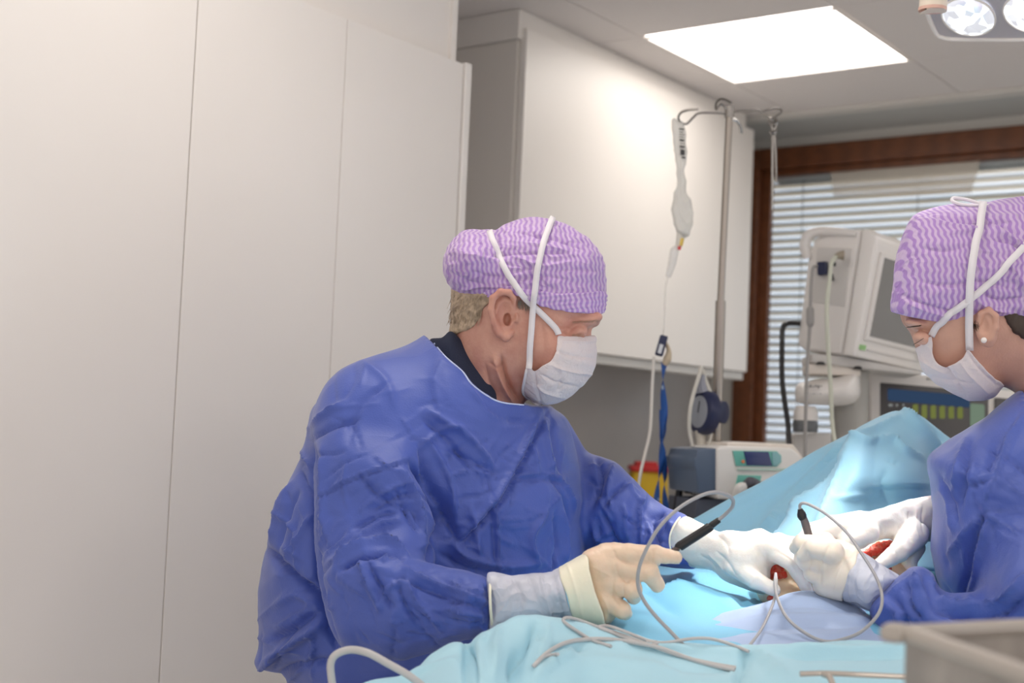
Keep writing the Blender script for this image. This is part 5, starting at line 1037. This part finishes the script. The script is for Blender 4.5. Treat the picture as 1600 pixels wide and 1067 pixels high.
cable([(1096, 574, 2.98), (1104, 598, 2.965), (1113, 622, 2.955), (1116, 645, 2.955), (1112, 672, 2.96), (1106, 705, 2.96)], .0040, 'tube', 'beige tube running between the navy gauge and the pole', bpy.data.materials['tube_beige'])
kb = MB().lathe(C(1124, 644, 3.0), Vector((.8, -.6, 0)), [(0, -.002), (.008, 0), (.008, .004), (.018, .006), (.025, .008), (.025, .012), (.020, .014), (0, .015)], 24).build('clamp_knob', Mnv, iv)
# ================================================================== infusion pump
def quadbox(mb, pts, d, dep, dirv=None, bev=.004):
    """outline in pixels on one plane, pushed back into the scene"""
    P = [C(x, y, d if not hasattr(d, '__call__') else d(x, y)) for x, y in pts]
    return mb.prism(P, dirv if dirv is not None else Vector((0, dep, 0)), bev)
pu = empty('infusion_pump', C(1165, 815, 2.82), 'white and slate infusion pump with teal keypad and blue screen by the drape', 'infusion pump'); ORG[pu.name] = np.array(pu.location)
Msl = mat('slate_plastic', (.10, .14, .21), .45); Mpw = mat('pump_white', (.80, .78, .74), .4); Mbe = mat('pump_beige', (.76, .70, .63), .4); Mteal = mat('teal_keypad', (.16, .50, .42), .4); Mteal2 = mat('teal_light', (.25, .50, .52), .4)
pdd = lambda x, y: 2.80+(x-1119)*.0005
back = Vector((-.04, .16, 0))
quadbox(MB(), [(1091, 702), (1120, 700), (1119, 772), (1090, 771), (1087, 735), (1084, 728), (1084, 717), (1088, 714)], lambda x, y: 2.81, 0, back).build('side_housing', Msl, pu)
quadbox(MB(), [(1121, 699), (1140, 697), (1238, 700), (1252, 712), (1252, 780), (1180, 781), (1121, 780)], pdd, 0, back, .006).build('body', Mpw, pu)
quadbox(MB(), [(1136, 692), (1198, 692), (1204, 696), (1210, 693), (1240, 694), (1256, 716), (1256, 730), (1136, 704)], lambda x, y: 2.86+(x-1119)*.0005, 0, back, .004).build('top_cover', Mbe, pu)
quadbox(MB(), [(1145, 704), (1214, 705), (1221, 712), (1221, 722), (1214, 729), (1150, 728)], lambda x, y: pdd(x, y)-.004, 0, Vector((0, .006, 0)), .001).build('keypad', Mteal, pu)
quadbox(MB(), [(1206, 706), (1216, 707), (1221, 714), (1220, 722), (1213, 728), (1208, 728)], lambda x, y: pdd(x, y)-.006, 0, Vector((0, .004, 0)), .0006).build('key_strip', Mteal2, pu)
quadbox(MB(), [(1162, 705), (1201, 706), (1207, 728), (1167, 727)], lambda x, y: pdd(x, y)-.0065, 0, Vector((0, .004, 0)), .0006).build('screen', mat('screen_navy', (.035, .05, .16), .25), pu)
MB().lathe(C(1161, 721, 2.812), (0, -1, 0), [(.0035, 0), (.0035, .002), (0, .0022)], 16).build('orange_key', mat('key_orange', (.8, .22, .08), .4), pu)
quadbox(MB(), [(1152, 731), (1230, 732), (1226, 736), (1153, 735)], lambda x, y: pdd(x, y)-.006, 0, Vector((0, .006, 0)), .001).build('ledge', mat('ledge_mint', (.52, .66, .58), .4), pu)
quadbox(MB(), [(1153, 742), (1190, 743), (1188, 752), (1160, 760), (1149, 760)], lambda x, y: pdd(x, y)-.003, 0, Vector((0, .004, 0)), .0008).build('lower_keypad', Mteal, pu)
MB().tube([C(1163, 757, 2.81), C(1172, 752, 2.79), C(1184, 754, 2.80)], [.006, .010, .006], 10).tube([C(1170, 763, 2.80), C(1182, 758, 2.79), C(1198, 757, 2.80)], [.006, .008, .005], 10).build('clamp_jaw', mat('jaw_dark', (.10, .10, .12), .35), pu)
MB().tube([C(1152, 775, 2.80), C(1157, 762, 2.79), C(1166, 758, 2.79)], [.010, .011, .006], 10).build('plunger_grip', Mpw, pu)
quadbox(MB(), [(1089, 780), (1140, 780), (1150, 800), (1150, 815), (1085, 815)], lambda x, y: 2.83, 0, back, .003).build('mount', mat('mount_slate', (.07, .08, .11), .5), pu)
MB().tube([C(1125, 800, 2.9), C(1118, 800, 3.0)], .016, 12, sub=1).build('pole_clamp', Msl, pu)
ck = empty('clamp', C(1062, 790, 2.95), 'small black screw clamp left of the infusion pump', 'clamp'); ORG[ck.name] = np.array(ck.location)
MB().tube([C(1054, 752, 2.95), C(1064, 752, 2.95), C(1076, 751, 2.95), C(1086, 752, 2.93)], .006, 8).tube([C(1070, 765, 2.95), C(1078, 766, 2.95), C(1088, 765, 2.93)], .007, 8).tube([C(1072, 748, 2.95), C(1070, 766, 2.95)], .008, 8, sub=1).build('jaw', Mblk, ck)
MB().tube([C(1064, 752, 2.95), C(1061, 772, 2.95), C(1058, 800, 2.95)], [.006, .008, .010], 8).build('arm', Mblk, ck)
# sharps bin on the counter
sb = empty('sharps_bin', C(1012, 790, 4.3), 'yellow sharps bin with red lid on the counter under the cabinet', 'bin'); ORG[sb.name] = np.array(sb.location)
pb = hit_n(1013, 735, Wd, BB-.10); zz = pb.z; db = depth_of(pb)
ORG[sb.name] = np.array(Vector((pb.x, pb.y, .93))); sb.location = Vector((pb.x, pb.y, .93))
wv = 58*db/FPX
MB().box(Vector((pb.x, pb.y, (.932+zz)/2)), wv*.98, .13, zz-.932, bev=.012, seg=3).build('tub', mat('bin_yellow', (.62, .40, .01), .45), sb)
MB().box(Vector((pb.x+.003, pb.y, zz+.006)), wv*1.08, .145, .02, bev=.006).box(Vector((pb.x-.01, pb.y, zz+.02)), wv*.6, .09, .02, bev=.006).build('lid', mat('lid_red', (.50, .02, .02), .4), sb)
# ================================================================== patient monitor
mo = empty('patient_monitor', C(1330, 556, 3.12), 'white patient monitor with carry handle and dark screen tilted above the swivel arm', 'monitor'); ORG[mo.name] = np.array(mo.location)
Mm = mat('monitor_white', (.78, .75, .72), .42); Mm2 = mat('monitor_bezel', (.82, .79, .76), .38); Mm3 = mat('monitor_inset', (.62, .60, .575), .5)
ext_v = C(1452, 584, 3.30)-C(1334, 557, 3.08)
dm = lambda x, y: 3.08+(1369-x-(y-375)*.19)*.0012
side = [(1272, 372), (1285, 362), (1346, 357), (1315, 554), (1256, 548), (1244, 538), (1262, 400)]
quadbox(MB(), side, dm, 0, ext_v, .010).build('case', Mm, mo)
quadbox(MB(), [(1347, 357), (1360, 359), (1368, 366), (1369, 377), (1335, 557), (1316, 554)], lambda x, y: dm(x, y)-.004, 0, ext_v*1.02, .006).build('bezel', Mm2, mo)
# screen set into the front
def fr(u, v, o=0.0):                                                 # u along the front width 0..1, v from top 0 to bottom 1
    a = C(1369, 377, 3.075); d_ = C(1335, 557, 3.075+.0); return a.lerp(d_, v)+ext_v*u+fn_*o
a_ = C(1369, 377, 3.075); d_ = C(1335, 557, 3.075); fn_ = (d_-a_).cross(ext_v).normalized(); fn_ = -fn_ if fn_.y > 0 else fn_
MB().prism([fr(.07, .08), fr(.95, .08), fr(.95, .84), fr(.07, .84)], fn_*.006, .001).build('screen_frame', Mm, mo)
MB().prism([fr(.11, .115), fr(.80, .115), fr(.80, .80), fr(.11, .80)], fn_*.0075).build('screen', mat('screen_off', (.23, .22, .205), .22), mo)
MB().lathe(fr(.83, .83, .004), fn_, [(.016, 0), (.016, .012), (.012, .016), (0, .017)], 24).build('knob', mat('knob_grey', (.42, .42, .38), .4), mo)
MB().lathe(fr(.86, .70, .004), fn_, [(.006, 0), (.006, .003), (0, .004)], 16).build('orange_key', bpy.data.materials['key_orange'], mo)
MB().prism([fr(.035, .89, .0), fr(.10, .885, .0), fr(.10, .93, .0), fr(.035, .93, .0)], fn_*.004).build('green_light', mat('led_green', (.30, .55, .22), .4), mo)
MB().prism([fr(.13, .915), fr(.80, .915), fr(.80, .922), fr(.13, .922)], fn_*.0042).build('trim_line', Mm3, mo)
MB().tube([C(1262, 404, 3.20), C(1258, 384, 3.20), C(1264, 368, 3.195), C(1280, 362, 3.18), C(1310, 362, 3.15), C(1340, 366, 3.12)], [.011, .013, .013, .011, .010, .008], 12).build('handle', Mm, mo)
quadbox(MB(), [(1277, 386), (1330, 388), (1319, 479), (1268, 472)], lambda x, y: dm(x, y)-.003, 0, Vector((.004, .004, 0)), .001).build('side_panel', Mm3, mo)
quadbox(MB(), [(1276, 409), (1290, 408), (1291, 428), (1277, 430)], lambda x, y: dm(x, y)-.022, 0, Vector((.012, .018, 0)), .002).build('plug_navy', Mnv, mo)
MB().tube([C(1318, 399, 3.10), C(1312, 399, 3.10), C(1306, 401, 3.095)], [.012, .009, .006], 12).build('plug_brass', mat('plug_tan', (.34, .29, .22), .4), mo)
for (x, y) in ((1304, 413), (1300, 431), (1301, 436)): MB().box(C(x, y, 3.125), .006, .002, .009).build('socket', Mblk, mo)
cable([(1276, 416, 3.12), (1270, 420, 3.10), (1267, 451, 3.09), (1266, 479, 3.09), (1265, 514, 3.09), (1261, 573, 3.08), (1259, 642, 3.07), (1258, 705, 3.05), (1258, 745, 3.05)], .0040, label='grey lead with thick ferrule plugged into the monitor side', m=mat('lead_midgrey', (.33, .32, .31), .45))
bpy.context.view_layer.update()
fer = MB().tube([C(1266, 479, 3.088), C(1266, 484, 3.088), C(1266, 504, 3.088), C(1265, 510, 3.088)], [.005, .009, .009, .005], 12, sub=2)
lead_o = [o for o in COL.objects if o.get('label', '').startswith('grey lead with thick')][0]; ORG[lead_o.name] = np.array(lead_o.location); fer.build('ferrule', bpy.data.materials['lead_midgrey'], lead_o)
cable([(1306, 401, 3.095), (1299, 412, 3.08), (1296, 440, 3.07), (1292, 480, 3.06), (1294, 538, 3.05), (1298, 607, 3.04), (1300, 659, 3.03), (1306, 700, 3.0), (1312, 740, 3.0)], .0050, label='pale greenish lead hanging from the tan plug of the monitor', m=mat('lead_greenish', (.58, .60, .50), .45))
cable([(1252, 506, 3.22), (1240, 505, 3.20), (1229, 506, 3.19), (1223, 514, 3.19), (1222, 540, 3.18), (1222, 590, 3.17), (1226, 627, 3.16), (1231, 660, 3.15), (1234, 698, 3.13), (1244, 726, 3.10), (1252, 750, 3.1)], .0062, label='thick black lead curving out from behind the monitor', m=Mblk)
# swivel arm and machine below
ar = empty('swivel_arm', C(1290, 700, 3.25), 'white swivel arm on a grey column carrying the patient monitor', 'monitor arm'); ORG[ar.name] = np.array(ar.location)
quadbox(MB(), [(1268, 552), (1318, 556), (1440, 581), (1440, 586), (1350, 576), (1268, 566)], 3.13, 0, Vector((.02, .2, 0)), .003).build('plate', Mm3, ar)
quadbox(MB(), [(1257, 569), (1300, 566), (1320, 572), (1345, 578), (1345, 588), (1258, 584)], 3.14, 0, Vector((.02, .12, 0)), .004).build('bracket', Mbe, ar)
for (x, y) in ((1282, 570), (1340, 577)): MB().lathe(C(x, y, 3.135), (0, 0, 1), [(.010, 0), (.010, .006), (.004, .008), (.004, .016), (0, .017)], 12).build('screw', Mblk, ar)
b = Body(1232, 1352, 575, 655, 3.06, 3.30, .003)
f = b.pillow([(1246, 600), (1262, 595), (1300, 590), (1338, 582), (1344, 600), (1342, 622), (1322, 633), (1280, 633), (1248, 630), (1242, 615)], 26, .07, 3.17)
b.add(f); b.build('arm', Mm2, ar)
mb = MB()
for k in range(7): mb.box(C(1258+k*4.2, 603+(k % 2), 3.098), .004, .001, .003+.002*(k % 3))
for k in range(6): mb.box(C(1257+k*5, 615, 3.098), .005 if k % 2 else .002, .001, .002)
mb.build('printed_marks', mat('print_grey', (.2, .2, .2), .6), ar, smooth=False)
MB().lathe(C(1258, 676, 3.16), (0, 0, 1), [(0, 0), (.024, 0), (.026, .003), (.0265, .022), (.028, .024), (.028, .045), (.022, .062), (0, .064)], 32).build('joint', Mm, ar)
MB().lathe(C(1258, 675, 3.16), (0, 0, 1), [(.0272, 0), (.0285, .002), (.0285, .026), (.0272, .028)], 32).build('joint_band', mat('band_dark', (.13, .14, .15), .4), ar)
MB().cyl(C(1330, 580, 3.24), C(1322, 900, 3.24), .042).build('column', mat('column_grey', (.42, .41, .38), .4), ar)
quadbox(MB(), [(1240, 678), (1300, 676), (1300, 800), (1240, 800)], 3.2, 0, Vector((0, .1, 0)), .006).build('housing', Mm3, ar)
ve = empty('ventilator', C(1480, 1000, 3.5), 'ventilator with light bezel, blue bar and green trace behind the drape peak', 'ventilator'); ORG[ve.name] = np.array(ve.location)
vd = lambda x, y: 3.36-(x-1376)*.0002
quadbox(MB(), [(1352, 578), (1380, 580), (1548, 594), (1548, 990), (1352, 990)], lambda x, y: vd(x, y)+.012, 0, Vector((-.02, .22, 0)), .008).build('body', Mm, ve)
quadbox(MB(), [(1360, 582), (1542, 596), (1542, 780), (1360, 780)], vd, 0, Vector((0, .014, 0)), .004).build('bezel', Mm2, ve)
quadbox(MB(), [(1375, 597), (1545, 612), (1545, 770), (1375, 770)], lambda x, y: vd(x, y)-.002, 0, Vector((0, .006, 0))).build('screen', mat('screen_dark', (.085, .08, .08), .3), ve)
quadbox(MB(), [(1387, 607), (1515, 618), (1515, 637), (1387, 626)], lambda x, y: vd(x, y)-.003, 0, Vector((0, .002, 0))).build('blue_bar', emis('glow_blue', (.045, .085, .17), .45), ve)
Mgl = emis('glow_green', (.22, .25, .07), .5)
for k in range(6):
    x = 1426+k*14; quadbox(MB(), [(x, 632+k*.8), (x+8, 631+k*.8), (x+8.5, 654), (x, 654)], lambda x, y: vd(x, y)-.003, 0, Vector((0, .002, 0))).build('trace_bar', Mgl, ve)
Mgg = emis('glow_grey', (.30, .31, .30), .5)
for k, (x, w_) in enumerate([(1388, 7), (1400, 3), (1410, 3)]): quadbox(MB(), [(x, 631), (x+w_, 631), (x+w_, 635), (x, 635)], lambda x, y: vd(x, y)-.003, 0, Vector((0, .002, 0))).build('status_mark', Mgg, ve)
quadbox(MB(), [(1516, 630), (1538, 632), (1538, 700), (1516, 700)], lambda x, y: vd(x, y)-.003, 0, Vector((0, .002, 0))).build('side_readout', emis('glow_pale_green', (.14, .19, .14), .8), ve)
for k, x in enumerate((1449, 1453, 1457, 1461)): MB().box(C(x, 592+.3*k, 3.338), .0042, .001, .0045 if k == 0 else .003).build('printed_mark', Mtxt, ve)
ve2 = empty('side_display', C(1600, 760, 3.45), 'dark side display in pale frame partly hidden by the right person\'s mask', 'display'); ORG[ve2.name] = np.array(ve2.location)
quadbox(MB(), [(1551, 608), (1720, 622), (1720, 780), (1551, 780)], 3.40, 0, Vector((0, .05, 0)), .004).build('frame', Mm2, ve2)
quadbox(MB(), [(1554, 621), (1710, 634), (1710, 770), (1554, 770)], 3.396, 0, Vector((0, .006, 0))).build('screen', bpy.data.materials['screen_dark'], ve2)
MB().tube([C(1600, 770, 3.45), C(1600, 1160, 3.45)], .03, 12, sub=1).build('post', Msteel, ve2)
# ================================================================== surgical lamp
TGT = C(1235, 885, 1.92); L0 = C(1530, 20, 2.35); nl = (TGT-L0).normalized()
la = empty('surgical_lamp', L0, 'silver surgical lamp head with round reflectors and cream handle in the top right corner', 'lamp'); ORG[la.name] = np.array(L0)
def lp_(px, py): o, d = ray(px, py); return o+d*((L0-o).dot(nl)/d.dot(nl))
Mla = mat('lamp_silver', (.55, .54, .58), .3, .4); Mlr = mat('lamp_rim', (.80, .77, .72), .35)
out = [(1447, 0), (1450, 22), (1463, 52), (1472, 58), (1490, 61), (1560, 62), (1640, 61), (1720, 54), (1760, 10), (1760, -90), (1700, -150), (1560, -170), (1470, -120), (1448, -50)]
op = [lp_(x, y) for x, y in out]
MB().prism(catmull(op, 4, True), -nl*.045, .006).build('housing', Mla, la)
MB().tube(op, .0042, 8, closed=True, sub=5).build('rim', Mlr, la)
e1 = (lp_(1620, 20)-lp_(1500, 20)).normalized(); e2 = nl.cross(e1)
Mref = emis('lamp_glow', (.93, .95, 1.0), 3.0)
def facet_fn(m, nt, p, tc):
    v = nt.nodes.new('ShaderNodeTexVoronoi'); v.inputs['Scale'].default_value = 55; nt.links.new(tc.outputs['Object'], v.inputs['Vector'])
    p.inputs['Emission Color'].default_value = (.9, .93, 1, 1)
    r = nt.nodes.new('ShaderNodeValToRGB'); r.color_ramp.elements[0].color = (1.5, 1.5, 1.5, 1); r.color_ramp.elements[1].color = (.35, .35, .35, 1); r.color_ramp.elements[1].position = .6
    nt.links.new(v.outputs['Color'], r.inputs[0]); nt.links.new(r.outputs[0], p.inputs['Emission Strength'])
Mfac = mat('lamp_reflector', (.75, .78, .85), .2, .6, fn=facet_fn)
rad = (lp_(1556, 24)-lp_(1514, 24)).length
for (x, y) in ((1514, 24), (1612, 18), (1700, -10), (1512, -70), (1600, -85), (1690, -100)):
    c = lp_(x, y)
    rf = MB().lathe(c+nl*.0015, nl, [(rad, 0), (rad*.96, .003), (rad*.8, .007), (rad*.5, .010), (rad*.2, .0115), (0, .012)], 40).build('reflector', Mfac, la)
    MB().lathe(c+nl*.003, nl, [(rad*.97, -.001), (rad*1.03, 0), (rad*1.03, .002), (rad*.97, .003)], 40).build('lens_ring', Mlr, rf)
    MB().lathe(c+nl*.0115, nl, [(rad*.26, 0), (rad*.20, .003), (0, .004)], 20).build('led', Mref, rf)
# cut the housing face back behind the reflectors is not needed: bowls sit in shallow wells
hc = lp_(1520, -40)
MB().tube([C(1463, -70, 2.16), C(1458, 8, 2.16), C(1457, 15, 2.16)], [.0215, .0215, .0215], 28, sub=2).build('handle', mat('handle_cream', (.80, .70, .58), .4), la)
MB().tube([C(1457.2, 12, 2.16), C(1457, 17, 2.16)], [.0219, .0219], 28, sub=1).build('handle_cap', mat('handle_pink', (.72, .45, .36), .45), la)
MB().tube([L0-nl*.04, L0-nl*.16, L0-nl*.18+Vector((.1, .05, .12)), Vector((L0.x+.12, L0.y+.05, 2.5))], .022, 14).build('arm', Mlr, la)
for k, (x, y) in enumerate(((1514, 24), (1612, 18), (1600, -85))):
    sp = bpy.data.lights.new('surgical_lamp_beam', 'SPOT'); so = bpy.data.objects.new('surgical_lamp_beam', sp); COL.objects.link(so)
    p_ = lp_(x, y)+nl*.03; so.location = p_; so.rotation_euler = (TGT-p_).to_track_quat('-Z', 'Y').to_euler()
    sp.energy = SPOT_E; sp.color = (1.0, .97, .93); sp.spot_size = math.radians(31); sp.spot_blend = 1.0; sp.shadow_soft_size = .05

# added lamp head, out of view, to brighten hands and skin facing the viewer
L2 = Vector((.42, 1.30, 2.12)); T2 = C(1270, 868, 1.90); nl2 = (T2-L2).normalized()
r2 = la.copy(); COL.objects.link(r2); r2.location = L2; r2.rotation_mode = 'QUATERNION'; r2.rotation_quaternion = nl.rotation_difference(nl2)
r2['label'] = 'added surgical lamp head, out of sight above the near side of the table'
for ch in [c for c in la.children if c.name.split('.')[0] != 'arm']:
    c = ch.copy(); COL.objects.link(c); c.parent = r2
    for g_ in ch.children: d_ = g_.copy(); COL.objects.link(d_); d_.parent = c
am_ = MB().tube([L2-nl2*.04, L2-nl2*.12, Vector((L2.x, L2.y-.12, 2.4)), Vector((L2.x, L2.y-.12, 2.5))], .022, 14)
rq = r2.rotation_quaternion.inverted(); am_.V = [tuple(L2+rq @ (Vector(v)-L2)) for v in am_.V]; ORG[r2.name] = np.array(L2); am_.build('arm', Mlr, r2)  # arm of the added lamp head
sp = bpy.data.lights.new('surgical_lamp_beam', 'SPOT'); so = bpy.data.objects.new('surgical_lamp_beam', sp); COL.objects.link(so)  # beam of the added lamp head
p_ = L2+nl2*.05; so.location = p_; so.rotation_euler = (T2-p_).to_track_quat('-Z', 'Y').to_euler()
sp.energy = SPOT_E*.62; sp.color = (1.0, .97, .93); sp.spot_size = math.radians(21); sp.spot_blend = 1.0; sp.shadow_soft_size = .06
